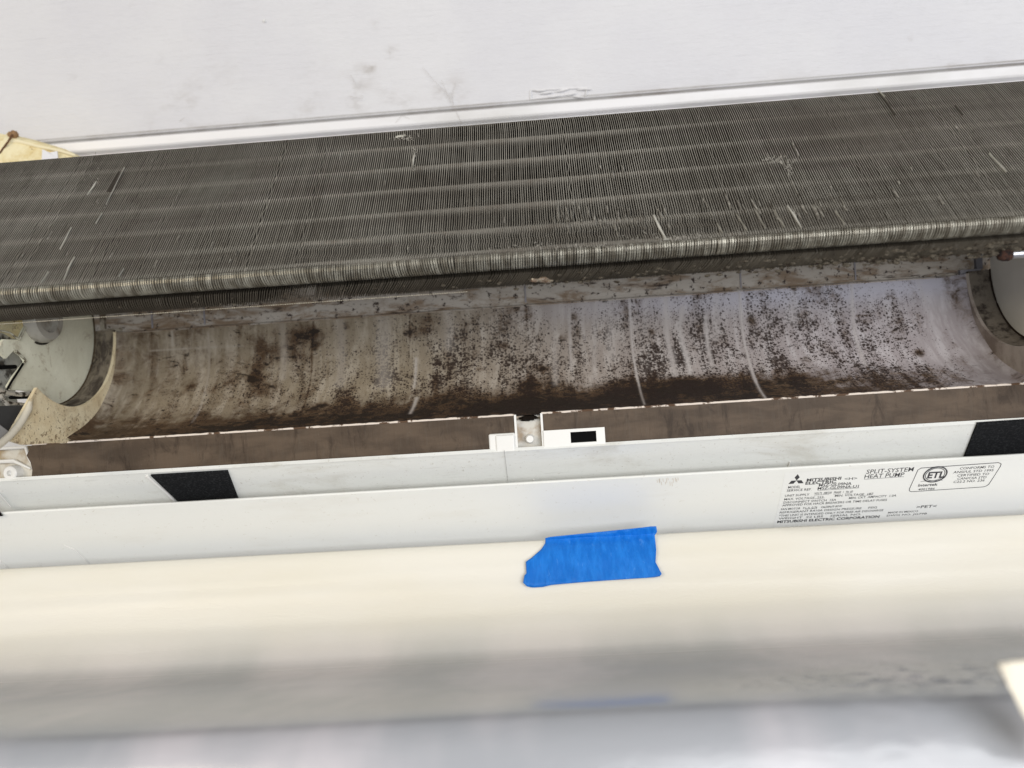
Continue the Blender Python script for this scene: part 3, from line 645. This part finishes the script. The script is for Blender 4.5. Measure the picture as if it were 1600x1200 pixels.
# left strip has an S shaped left end
front = [(xl0-.0003, ZL), (xg0, ZL), (xg0, ZB), (zl(49, 752)[0], ZB), (zl(50, 735)[0], zl(50, 735)[1]), (zl(47, 722)[0], zl(47, 722)[1]), (zl(41, 712)[0], zl(41, 712)[1])]
m = MB(); m.ribbonpoly([(x, YL-.0012, z) for x, z in front], [(x, YL+.0015, z) for x, z in front]); m.build('front_strip', M_brown, unit)
m = MB(); m.box((xg1, YL-.0012, ZB), (XR+.06, YL+.0015, ZL)); m.build('front_strip', M_brown, unit)
def lipedge(x0, x1):
    m = MB(); n = int((x1-x0)/.003); P = [(x0+(x1-x0)*i/n, YL-.0004, ZL+.0004+.00010*math.sin(i*2.1)+random.gauss(0, .00004)) for i in range(n+1)]
    m.tube(P, [.00085+random.gauss(0, .00006) for _ in P], 8); m.build('lip_edge', M_edge, unit, True)
lipedge(xl0, xg0); lipedge(xg1, XR+.06)
# centre gap with pin
M_gap = plain('gap_plastic', (.55, .53, .48), .4, .4, dirt=(.33, .25, .17), dscale=90, lo=.42, hi=.65)
m = MB(); m.box((xg0, YL+.0035, ZB-.001), (xg1, YL+.006, ZL-.0005)); m.build('screw_recess', M_gap, unit)
m = MB(); pz = zl(828, 686); m.tube([(pz[0], YL+.0045, pz[1]), (pz[0], YL-.0010, pz[1]), (pz[0], YL-.0022, pz[1])], [.0031, .0029, .0022], 20); m.build('pin', M_white2, unit, True)
m = MB(); lump(m, (zl(826, 662)[0], YL+.002, ZL-.0022), .0034, 5, 9, (1.9, .8, .55)); m.build('mould_clump', plain('mould', (.01, .007, .005), .9, .1), unit, True)
for X_, mat in ((xg0, M_white2), (xg1, M_white2)):
    m = MB(); m.box((X_-.0007, YL-.0022, ZB), (X_+.0007, YL+.004, ZL+.0006)); m.build('recess_side', mat, unit)
# clips left and right of the gap
def bevel(o, w_=.0006, seg=2):
    b = o.modifiers.new('bevel', 'BEVEL'); b.width = w_; b.segments = seg; b.limit_method = 'ANGLE'; return o
xa = zl(764, 690)[0]; za = zl(785, 677)[1]
m = MB(); m.box((xa, YL-.003, ZB-.0008), (xg0-.0006, YL+.001, za)); bevel(m.build('clip_tab', M_white2, unit), .0012, 3)
m = MB(); m.box((xa+.0045, YL-.0042, ZB-.0012), (xg0-.0012, YL-.002, za-.0010)); bevel(m.build('clip_face', M_white2, unit), .0010, 3)
xb = zl(945, 680)[0]; zb2 = zl(895, 670)[1]
q0 = zl(891, 675); q1 = zl(932, 688)
zs0, zs1 = q1[1]-.0006, q0[1]-.0000; xs0, xs1 = q0[0], q1[0]
m = MB(); yf = YL-.0036
m.box((xg1+.0006, yf, ZB-.0008), (xs0, YL+.001, zb2)); m.box((xs1, yf, ZB-.0008), (xb, YL+.001, zb2)); m.box((xs0, yf+.00001, ZB-.0008), (xs1, YL+.001, zs0)); m.box((xs0, yf+.00001, zs1), (xs1, YL+.001, zb2))
cl_ = m.build('clip_tab', M_white2, unit, label='white clip with a black rectangular slot')
m = MB(); m.box((xs0, yf+.0022, zs0), (xs1, YL-.0002, zs1)); m.build('slot', M_hole, cl_)
# corner block bottom left with screw boss
m = MB(); bl_ = [(-.40, ZL-.0005), (zl(37, 707)[0], ZL-.0005), (zl(42, 716)[0], zl(42, 716)[1]), (zl(47, 724)[0], zl(47, 724)[1]), (zl(50, 737)[0], zl(50, 737)[1]), (zl(48, 753)[0], ZB-.001), (-.40, ZB-.001)]
m.ribbonpoly([(x, YL+.003, z) for x, z in bl_], [(x, YL+.006, z) for x, z in bl_])
m.build('corner_block', plain('corner_block', (.62, .59, .52), .4, .4, dirt=(.36, .27, .16), dscale=60, lo=.45, hi=.65), unit)
m = MB(); P = [(x, YL+.0005, z) for x, z in bl_[1:6]]; m.tube(P, .0010, 8); xx, z_ = zl(18, 722); m.tube([(-.40, YL+.001, ZL-.001), (zl(37, 707)[0], YL+.001, ZL-.001)], .0010, 8)
m.tube([(-.40, YL+.002, z_+.001), (xx, YL+.001, z_+.0005), (zl(44, 733)[0], YL+.001, zl(44, 733)[1])], [.0010, .0014, .0006], 8); m.build('block_rim', M_white2, unit, True)
bz = zl(18, 739)
V = []; F = []; n = 28; pr_ = [(YL+.003, .0052), (YL-.0030, .0047), (YL-.0036, .0040), (YL-.0036, .0019), (YL-.0010, .0017)]
for i in range(n):
    a = 2*math.pi*i/n
    for y_, r_ in pr_: V.append((bz[0]+r_*math.cos(a), y_, bz[1]+r_*math.sin(a)))
for i in range(n):
    for j in range(4): F.append((i*5+j, i*5+j+1, ((i+1) % n)*5+j+1, ((i+1) % n)*5+j))
V.append((bz[0], YL-.0010, bz[1])); F += [(i*5+4, len(V)-1, ((i+1) % n)*5+4) for i in range(n)]
mesh('screw_boss', V, F, M_white2, unit, True)

# white under panel, ribs, felt strips -----------------------------------
a43 = math.radians(-43)
UP = [(YL-.0045, ZB-.0004), (YL-.0030, ZB-.0016), (YL-.0030+.040*math.cos(a43), ZB-.0016+.040*math.sin(a43))]
m = MB(); m.slab(UP, -.42, .42, .0025); m.build('under_panel', M_white, unit)
kk = NT('label_panel', .35, .45); b_ = kk.noise(kk.coord((.6, 1, 3)), 18, 5); cc = kk.mix(kk.ramp(b_, .5, .8), (.80, .805, .775), (.74, .73, .68)); cc = kk.mix(kk.math('MULTIPLY', kk.ramp(kk.noise(kk.coord(), 300, 4, .7), .62, .72), .4), cc, (.5, .45, .36)); kk.color(cc); kk.bump(kk.noise(kk.coord(), 90, 3), .0001); M_bot = kk.m
def prof_bot():
    P = [(.5045, -.0664-.0012), (.5030, -.0664+.0002), (.5022, -.0664-.0006)]
    y, z = P[-1]; a = math.radians(-50)
    P = [(.5060, -.0655), (.5040, -.0646), (.5020, -.0648), (.5012, -.0658)]
    y, z = P[-1]; ang = -62
    for i in range(26):
        ang_ = math.radians(-54 + (8*i/17 if i < 17 else 8 + 62*((i-16)/9)**1.3)); y += .0034*math.cos(ang_); z += .0034*math.sin(ang_); P.append((y, z))
    return P
BP = prof_bot()
_t = -.1308; sc_ = 0
m = MB(); m.slab(BP, -.42, .42, .002); bp_o = m.build('bottom_panel', M_bot, unit, True)
def on_bot(px, py): return onprof(px, py, BP[4:])
BS = BP[4:]
def botpt(X, s, off=0):
    y, z, a, b = profpt(BS, s); return (X, y + b*off, z - a*off)
UPF = UP[1:]
def upt(X, s, off=0):
    y, z, a, b = profpt(UPF, s); return (X, y + b*off, z - a*off)
def felt(pts, lab):
    Q = [onprof(a, b, UPF) for a, b in pts]
    Q = [q if q else None for q in Q]
    (x0, s0), (x1, s1), (x2, s2), (x3, s3) = Q
    f = [upt(x0, s0, .0012), upt(x1, s1, .0012), upt(x2, s2, .0012), upt(x3, s3, .0012)]; b = [upt(x0, s0, -.0002), upt(x1, s1, -.0002), upt(x2, s2, -.0002), upt(x3, s3, -.0002)]
    m = MB(); m.ribbonpoly(f, b); return m.build('felt_strip', M_black, unit, label=lab)
felt([(236, 741), (356, 734), (379, 794), (298, 800)], 'left black felt strip stuck on the white under panel')
felt([(1526, 660), (1660, 651), (1660, 716), (1500, 726)], 'right black felt strip stuck on the white under panel')
def ridge(pts, r, name='panel_rib', mat=M_white2):
    Q = [onprof(a, b, UPF) for a, b in pts]; Q = [q for q in Q if q]
    m = MB(); m.tube([upt(x, s, .0008) for x, s in Q], r, 8); return m.build(name, mat, unit, True)
ridge([(230, 742), (262, 770), (288, 797)], .0010); ridge([(-2, 768), (17, 790)], .0007)
ridge([(446, 770), (456, 786)], [.0003, .0012]); ridge([(834, 748), (835, 762)], [.0004, .0010]); ridge([(1234, 720), (1229, 738)], [.0003, .0012]); ridge([(1441, 716), (1437, 727)], [.0002, .0005]); ridge([(788, 702), (794, 752)], .00015, 'mould_line', plain('mould_line', (.5, .5, .5), .6, .3))
m = MB(); m.add([onY(-10, 785, .50), onY(5, 806, .50), onY(-10, 808, .50), onY(-10, 785, .505), onY(5, 806, .505), onY(-10, 808, .505)], [(0, 1, 2), (5, 4, 3), (0, 3, 4, 1), (1, 4, 5, 2), (2, 5, 3, 0)]); m.build('side_notch', M_hole, unit)
# thin hair like plastic burrs on the bottom panel
for pts in ([(100, 850), (118, 858), (132, 872), (144, 886)], [(0, 876), (10, 884), (18, 892)]):
    Q = [on_bot(a, b) for a, b in pts]; Q = [q for q in Q if q]
    if len(Q) > 1: m = MB(); m.tube([botpt(x, s, .0006) for x, s in Q], .00032, 6); m.build('plastic_burr', M_white2, unit)
m = MB()
for i in range(14):
    q = on_bot(1026+i*2.6+random.uniform(-1, 1), 746+random.uniform(0, 7))
    if q: m.tube([botpt(q[0], q[1], .0001), botpt(q[0]+.0004, q[1]+.002+random.random()*.002, .0001)], .00011, 5)
m.build('rust_scratches', plain('rust_scratch', (.60, .50, .38), .7, .2), unit)

# rating label ------------------------------------------------------------
lab_c = [(1237, 737), (1628, 705), (1613, 800), (1206, 822)]
Q = [on_bot(*p) for p in lab_c]
q00, q10 = on_bot(1236, 738), on_bot(1580, 717); q01, q11 = on_bot(1208, 822), on_bot(1560, 800)
sT = q00[1]; sB = q01[1]; xLb, xRb = q00[0], q10[0]
print('label', q00, q10, q01, q11)
m = MB(); ns = 14; V = []; F = []
for j in range(ns+1):
    s = sT+(sB-sT)*j/ns
    for X_ in (xLb-.004, xRb+.02): V.append(botpt(X_, s, .00012))
for j in range(ns): F.append((2*j, 2*j+1, 2*j+3, 2*j+2))
N0 = len(V)
for j in range(ns+1):
    s = sT+(sB-sT)*j/ns
    for X_ in (xLb-.004, xRb+.02): V.append(botpt(X_, s, .00002))
F += [tuple(N0+i for i in f[::-1]) for f in F]; F += [(0, 2*ns, N0+2*ns, N0), (1, N0+1, N0+2*ns+1, 2*ns+1)] if False else []
lab = mesh('rating_label', V, F, plain('label_paper', (.80, .805, .785), .3, .5), unit, True)
def text(s_, px, py, size, bold=0., stretch=1., end=None, font_shear=0):
    """lettering laid on the panel: starts at the point seen at (px, py) (baseline), size in metres along the panel"""
    cu = bpy.data.curves.new('lettering', 'FONT'); cu.body = s_; cu.size = 1; cu.offset = bold + .003; cu.resolution_u = 2
    o = bpy.data.objects.new('tmp', cu); col.objects.link(o); dg = bpy.context.evaluated_depsgraph_get(); dg.update()
    me = bpy.data.meshes.new_from_object(o.evaluated_get(dg)); bpy.data.objects.remove(o); 
    P = np.array([v.co[:] for v in me.vertices])
    if len(P) == 0: return
    q = on_bot(px, py); x0, s0 = q
    P[:, 0] -= P[:, 0].min()
    if end is not None:
        qe = on_bot(*end); kx = (qe[0]-x0)/P[:, 0].max(); ds = (qe[1]-s0)/P[:, 0].max()
    else: kx = size*stretch; ds = 0
    off = np.array(WL[unit.name])
    for v, p_ in zip(me.vertices, P): v.co = np.array(botpt(x0+p_[0]*kx, s0+p_[0]*ds*0-p_[1]*size, .00022)) - off
    o = link('lettering', me, M_ink, lab); WL[o.name] = tuple(off); return o
H = .0037
text('MITSUBISHI', 1260, 752, H, .022, end=(1314, 748)); text('ELECTRIC', 1258, 757, H, .022, end=(1306, 754)); text('<H>', 1319, 750, H*.9, 0, end=(1339, 748))
text('SPLIT-SYSTEM', 1353, 740, .0052, .0, end=(1427, 734)); text('HEAT PUMP', 1350, 747.5, .0052, .0, end=(1412, 743))
text('MODEL', 1231, 763, H*.85, .0, end=(1250, 762)); text('MSZ-GL09NA', 1279, 760, H, .008, end=(1330, 757))
text('SERVICE REF.', 1229, 768, H*.85, 0, end=(1268, 765)); text('MSZ-GL09NA-U1', 1277, 765, H, .008, end=(1341, 761.5))
text('UNIT SUPPLY', 1226, 776, H*.8, 0, end=(1264, 774)); text('VOLTS  208/230   PHASE  1   Hz  60', 1272, 772.5, H*.8, 0, end=(1332, 769))
text('MAX. VOLTAGE  253', 1225, 781.5, H*.8, 0, end=(1286, 777.5)); text('MIN. VOLTAGE  187', 1304, 776, H*.8, 0, end=(1364, 772))
text('DISCONNECT SWITCH  15A', 1224, 786.5, H*.8, 0, end=(1306, 782)); text('MIN. CKT. AMPACITY  1.0A', 1326, 779.5, H*.8, 0, end=(1400, 775))
text('APPROVED FOR HACR BREAKERS OR TIME DELAY FUSES', 1222, 791, H*.8, 0, end=(1386, 780))
text('FAN MOTOR   F.L.A. 0.76    OUTPUT 30W', 1220, 797, H*.8, 0, end=(1316, 789))
text('REFRIGERANT R410A DESIGN PRESSURE     PSIG', 1218, 802, H*.8, 0, end=(1370, 792.5))
text('*THIS UNIT IS INTENDED ONLY FOR FREE AIR DISCHARGE', 1217, 807, H*.8, 0, end=(1380, 797))
text('WEIGHT  22 LBS    SERIAL NO.', 1216, 811.5, H*.8, 0, end=(1346, 802.5))
text('MITSUBISHI ELECTRIC CORPORATION', 1214, 817, H*1.05, .022, end=(1374, 806.5))
text('MADE IN MEXICO', 1387, 802, H*.7, 0, end=(1434, 799)); text('DWG NO. JG79B', 1385, 806.5, H*.7, 0, end=(1448, 802.5))
text('>PET<', 1431, 794, H*1.1, .006, end=(1463, 791)); text('Intertek', 1434, 760, H*.95, .014, end=(1465, 757)); text('4001986', 1434, 766, H*.75, 0, end=(1460, 764))
for i, (s_, a, b) in enumerate((('CONFORMS TO', (1499, 733.5), (1553, 729.5)), ('ANSI/UL STD 1995', (1489, 739.5), (1552, 735)), ('CERTIFIED TO', (1495, 744.5), (1545, 741)), ('CAN/CSA STD', (1495, 749.5), (1541, 746)), ('C22.2 NO. 236', (1489, 754.5), (1538, 751)))):
    text(s_, *a, H*.8, 0, end=b)
def inkline(pts, w_, closed=False, name='printed_line'):
    Q = [on_bot(*p) for p in pts]; m = MB(); P = [botpt(x, s, .00018) for x, s in Q]
    if closed: P.append(P[0])
    m.tube(P, w_, 5); o = m.build(name, M_ink, lab); return o
inkline([(1439, 731), (1560, 722.5), (1564, 724.5), (1563, 728), (1545, 756), (1541, 759), (1536, 760.5), (1424, 768), (1420.5, 766.5), (1421, 763), (1434, 734)], .00022, True, 'printed_border')
def disc_ring(px, py, rx, ry, w_):
    c_ = on_bot(px, py); inkline_pts = [botpt(c_[0]+rx*math.cos(a), c_[1]+ry*math.sin(a), .00018) for a in np.linspace(0, 2*math.pi, 33)]
    m = MB(); m.tube(inkline_pts, w_, 5, cap=False); m.build('printed_circle', M_ink, lab)
disc_ring(1461, 741, .0072, .0068, .00045); disc_ring(1461, 741, .0060, .0056, .00022)
text('ETL', 1448, 747, .0078, .03, end=(1475, 744))
inkline([(1438, 752), (1473, 750)], .0001); inkline([(1277, 766.3), (1342, 762)], .0001); inkline([(1350, 748.8), (1412, 744.5)], .0001)
for a, b in (((1272, 773.6), (1295, 772)), ((1302, 772), (1311, 771.2)), ((1320, 771), (1330, 770)), ((1272, 778.8), (1289, 777.7)), ((1344, 774), (1364, 772.8)), ((1258, 795.5), (1276, 794)), ((1285, 793), (1308, 791))): inkline([a, b], .00008)
# three diamond emblem
def diamond(px, py, a0, L=.0034, W=.0020):
    c_ = on_bot(px, py); d = (math.cos(a0), math.sin(a0)); e = (-d[1], d[0])
    P = [(0, 0), (L*.5, W*.5), (L, 0), (L*.5, -W*.5)]
    V = [botpt(c_[0]+(u*d[0]+v_*e[0]), c_[1]-(u*d[1]+v_*e[1]), .0002) for u, v_ in P]
    return V
m = MB()
for a0 in (90, 210, 330):
    V = diamond(1244.5, 750.5, math.radians(a0), .0056, .0032); B = [np.array(v_)+np.array([0, .0001, .0001]) for v_ in V]; m.ribbonpoly(V, B)
m.build('emblem', M_ink, lab)

# ------------------------------------------------------------------ foam lump behind the coil, top left
kk = NT('yellow_foam', .8, .2); b_ = kk.noise(kk.coord(), 55, 5, .7, .4); cc = kk.mix(kk.ramp(b_, .35, .6), (.66, .53, .27), (.78, .70, .46)); cc = kk.mix(kk.ramp(kk.noise(kk.coord(), 90, 5, .7), .60, .68), cc, (.22, .12, .05)); kk.color(cc); kk.bump(b_, .003, .7)
YF = .585
top = [(-60, 196), (-20, 203), (0, 210), (14, 213), (20, 208), (28, 214), (50, 219), (70, 224), (92, 231), (108, 236), (122, 243), (150, 262)]
V = []; F = []; rows = 7; NX = len(top)
fo = []
for i, (a, b) in enumerate(top):
    p = onY(a, b, YF)
    for j in range(rows):
        u = j/(rows-1); y = YF-.004+.012*u*0-.010*math.sin(u*2.6)+random.uniform(-.0012, .0012); fo.append((p[0], y, p[2]-.06*u**1.5+random.uniform(-.0006, .0006)*(j > 0)))
Fo = [(i*rows+j, i*rows+j+1, (i+1)*rows+j+1, (i+1)*rows+j) for i in range(NX-1) for j in range(rows-1)]
N0 = len(fo); fo += [(x, YF+.02, z) for x, y, z in fo]; Fo += [tuple(N0+i for i in f[::-1]) for f in Fo]
Fo += [(i*rows, (i+1)*rows, N0+(i+1)*rows, N0+i*rows) for i in range(NX-1)] + [((NX-1)*rows+j, (NX-1)*rows+j+1, N0+(NX-1)*rows+j+1, N0+(NX-1)*rows+j) for j in range(rows-1)]
foam = empty('foam_lump', (-.4, YF, .12), 'torn yellow insulating foam sticking out behind the coil at the top left', 'foam')
mesh('foam_body', fo, Fo, kk.m, foam, True)
m = MB(); m.tube([onY(a, b, YF-.013) for a, b in [(-5, 246), (5, 232), (13, 221), (20, 210)]], [.0005, .0008, .0007, .0010], 7); m.build('dark_crack', plain('crack', (.12, .06, .03), .8, .2), foam, True)
m = MB(); m.tube([onY(a, b, YF-.010) for a, b in [(0, 222), (30, 221), (60, 229), (95, 236), (118, 243)]], [.0008, .0014, .0011, .0012, .0010], 7); m.build('torn_edge', plain('torn_edge', (.80, .72, .50), .7, .2), foam, True)
m = MB(); lump(m, onY(20, 211, YF-.006), .0034, 3, 9, (1.2, 1, 1)); m.build('brown_crumb', plain('crumb', (.28, .17, .09), .9, .1, dirt=(.1, .05, .02), dscale=400), foam)
m = MB(); p = onY(76, 240, YF-.014); m.ribbonpoly([p+np.array(d) for d in ((-.006, 0, -.006), (.007, 0, -.005), (.006, .001, .0018), (.001, 0, .0008), (-.0055, .001, .0042))], [p+np.array(d)+np.array([0, .001, 0]) for d in ((-.006, 0, -.006), (.007, 0, -.005), (.006, .001, .0018), (.001, 0, .0008), (-.0055, .001, .0042))]); m.build('paper_scrap', plain('paper', (.72, .72, .74), .7, .2), foam)
# foam seen under the coil at the far left
fl = MB(); f = [onX(a, b, XB+.004) for a, b in [(-60, 480), (42, 485), (40, 503), (29, 529), (14, 520), (-10, 514), (-60, 512)]]
fl.ribbonpoly(f, [q+np.array([-.01, 0, 0]) for q in f]); fl.build('foam_liner', kk.m, unit)

# ------------------------------------------------------------------ plastic sheet in front, with tape
def tY(y, Y):  r = ray(800, y); return (Y, r[2]/r[1]*Y)
CT = [(848, .520), (853, .515), (862, .510), (880, .504), (905, .498), (940, .491), (958, .487), (975, .482), (1000, .476), (1022, .470), (1040, .453), (1056, .416), (1076, .368), (1096, .332), (1112, .312), (1128, .301), (1160, .293), (1200, .288), (1260, .283), (1330, .279)]
SHP = smooth_prof([tY(y, Y) for y, Y in CT], 150); SHL = proflen(SHP)
def sheet_def(X, s, y, z):
    """wrinkles: displacement along the normal"""
    u = s/SHL
    d = .00030*math.sin(X*26+u*9)*min(1, u*6) + .00025*math.sin(X*11-u*7+1)*min(1, u*5)
    return d
def sheet():
    nx = 260; xs = np.linspace(-.42, .42, nx); V = np.zeros((len(SHP), nx, 3))
    P = np.array(SHP); T = np.gradient(P, axis=0); T /= np.linalg.norm(T, axis=1)[:, None]; NR = np.stack([-T[:, 1], T[:, 0]], 1)
    sgn = -1 if NR[50][1] < 0 else 1; NR *= sgn
    S = np.linspace(0, 1, len(SHP))[:, None]; X = xs[None, :]
    ph = rng.uniform(0, 6.28, 40)
    d = (.0006*np.sin(X*17+S*9)+.0005*np.sin(X*9-S*7+1))*np.clip(S*5, 0, 1)
    # crinkles, strongest at lower right
    amp = np.exp(-((S-.72)/.18)**2)*np.clip((X-.02)/.12, 0, 1)
    cr = np.zeros_like(d+0*X)
    for i in range(26):
        kx, ks = rng.uniform(40, 260), rng.uniform(30, 160)*rng.choice([-1, 1]); cr += (1-np.abs(np.sin(X*kx+S*ks+ph[i])))**5*.00022
    d = d+amp*cr + .0004*np.exp(-((S-.12-.01*np.sin(X*7))/.012)**2) + .0003*np.exp(-((S-.075+.012*X)/.008)**2)
    V[..., 0] = X; V[..., 1] = P[:, 0][:, None]+NR[:, 0][:, None]*d; V[..., 2] = P[:, 1][:, None]+NR[:, 1][:, None]*d
    n = len(SHP); idx = np.arange(n*nx).reshape(n, nx)
    F = np.stack([idx[:-1, :-1], idx[:-1, 1:], idx[1:, 1:], idx[1:, :-1]], -1).reshape(-1, 4).tolist()
    me = bpy.data.meshes.new('plastic_sheet'); me.from_pydata([tuple(v) for v in V.reshape(-1, 3)], [], F); me.update()
    o = link('plastic_sheet', me, None, smooth=True)
    A = me.attributes.new('film_shade', 'FLOAT', 'POINT'); zz_ = -(V[..., 2]/V[..., 1]); lo_ = .295+.0*zz_; A.data.foreach_set('value', (np.clip((zz_-lo_)/.09, 0, 1)).astype(np.float32).ravel())  # mask for the grey film tone that also paints the shaded band
    so = o.modifiers.new('thickness', 'SOLIDIFY'); so.thickness = .0008; so.offset = -1 
    return o
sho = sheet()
kk = NT('sheet_plastic', .38, .5); b_ = kk.noise(kk.coord((.6, 2, 2)), 10, 3); fm = kk.attr('film_shade'); cc = kk.mix(kk.ramp(b_, .3, .7), (.80, .76, .655), (.83, .80, .72)); cc = kk.mix(fm, cc, kk.mix(kk.ramp(kk.noise(kk.coord((1, .5, .5)), 9, 4, .55), .38, .62), (.34, .35, .375), (.54, .51, .535))); kk.color(cc)  # lower sheet greyed: film colour darkened to put in the band's shade
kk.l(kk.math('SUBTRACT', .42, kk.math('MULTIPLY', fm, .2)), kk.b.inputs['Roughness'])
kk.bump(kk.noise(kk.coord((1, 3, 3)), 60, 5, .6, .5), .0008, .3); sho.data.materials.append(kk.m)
tag(sho, 'cream plastic sheet draped below the unit and held by blue tape', 'plastic sheet')
# tape: a real strip lying on the sheet and bridging up over its edge
tp = [(852, 839), (860, 837), (905, 832), (960, 827), (1003, 822.5), (1015, 820), (1024, 817.5), (1025, 826), (1023, 842), (1025, 862), (1024, 880), (1028, 888), (1033, 899), (1030, 902), (1010, 904), (960, 907), (905, 911), (862, 915), (848, 918), (832, 919), (824, 918), (818, 913), (820, 902), (823, 898), (822, 880), (832, 873), (846, 860), (852, 850)]
TPR = [tY(805, .508)] + [tY(y, Y-.0016) for y, Y in CT[:8]]
TPR[1] = tY(846, .5150)
V = []; F = []
Q = [onprof(a, b, TPR) for a, b in tp]
import bmesh
from mathutils.geometry import delaunay_2d_cdt
pts2 = [Vector((q[0], q[1])) for q in Q if q]; nb = len(pts2)
xs_ = [p[0] for p in pts2]; ys_ = [p[1] for p in pts2]
for X_ in np.linspace(min(xs_), max(xs_), 34):
    for s_ in np.linspace(min(ys_), max(ys_), 16): pts2.append(Vector((X_+random.uniform(-.0003, .0003), s_+random.uniform(-.0003, .0003))))
vv_, _, ff, *_r = delaunay_2d_cdt(pts2, [(i, (i+1) % nb) for i in range(nb)], [list(range(nb))], 1, 1e-6)
TV = []
for p in vv_:
    y, z, a, b = profpt(TPR, p[1]); ed = min(abs(p[0]-min(xs_)), abs(p[0]-max(xs_)))/.006; o_ = .0015+.00025*math.sin(p[0]*420+p[1]*90)+.00025*random.random()+.0026*max(0, 1-ed)**2; TV.append((p[0], y+b*o_, z-a*o_))
tape = mesh('painters_tape', TV, [tuple(f) for f in ff], None, smooth=True)
so = tape.modifiers.new('thickness', 'SOLIDIFY'); so.thickness = .0003; so.offset = 0
kk = NT('blue_tape', .55, .35); v_ = kk.coord((1, .3, .3)); n_ = kk.noise(v_, 240, 4, .6); cc = kk.mix(kk.ramp(n_, .35, .75), (.0, .15, .60), (.01, .21, .74)); cc = kk.mix(kk.math('MULTIPLY', kk.ramp(kk.noise(kk.coord((1, .35, .35)), 330, 3), .62, .74), .35), cc, (.12, .36, .85)); kk.color(cc); kk.bump(kk.noise(kk.coord((1, .25, .25)), 420, 3), .0012, .8); tape.data.materials.append(kk.m)
tag(tape, 'torn strip of bright blue painters tape on the edge of the cream sheet', 'tape')
# cream folded corner at the right edge
cf = [(1557, 1038), (1572, 1031), (1640, 1028), (1700, 1030), (1700, 1200), (1640, 1190), (1608, 1140), (1590, 1110), (1572, 1072)]
m = MB(); f = [onY(a, b, .270) for a, b in cf]; f = [p + np.array([0, -.010*abs(math.sin(i*1.7))*.3, 0]) for i, p in enumerate(f)]
m.ribbonpoly(f, [q+np.array([.001, .0022, 0]) for q in f]); o = m.build('folded_paper', plain('cream_paper', (.80, .74, .62), .6, .3, dirt=(.76, .68, .55), dscale=30), None)
bevel(o, .001, 3); tag(o, 'folded cream paper corner poking in at the lower right edge', 'paper')
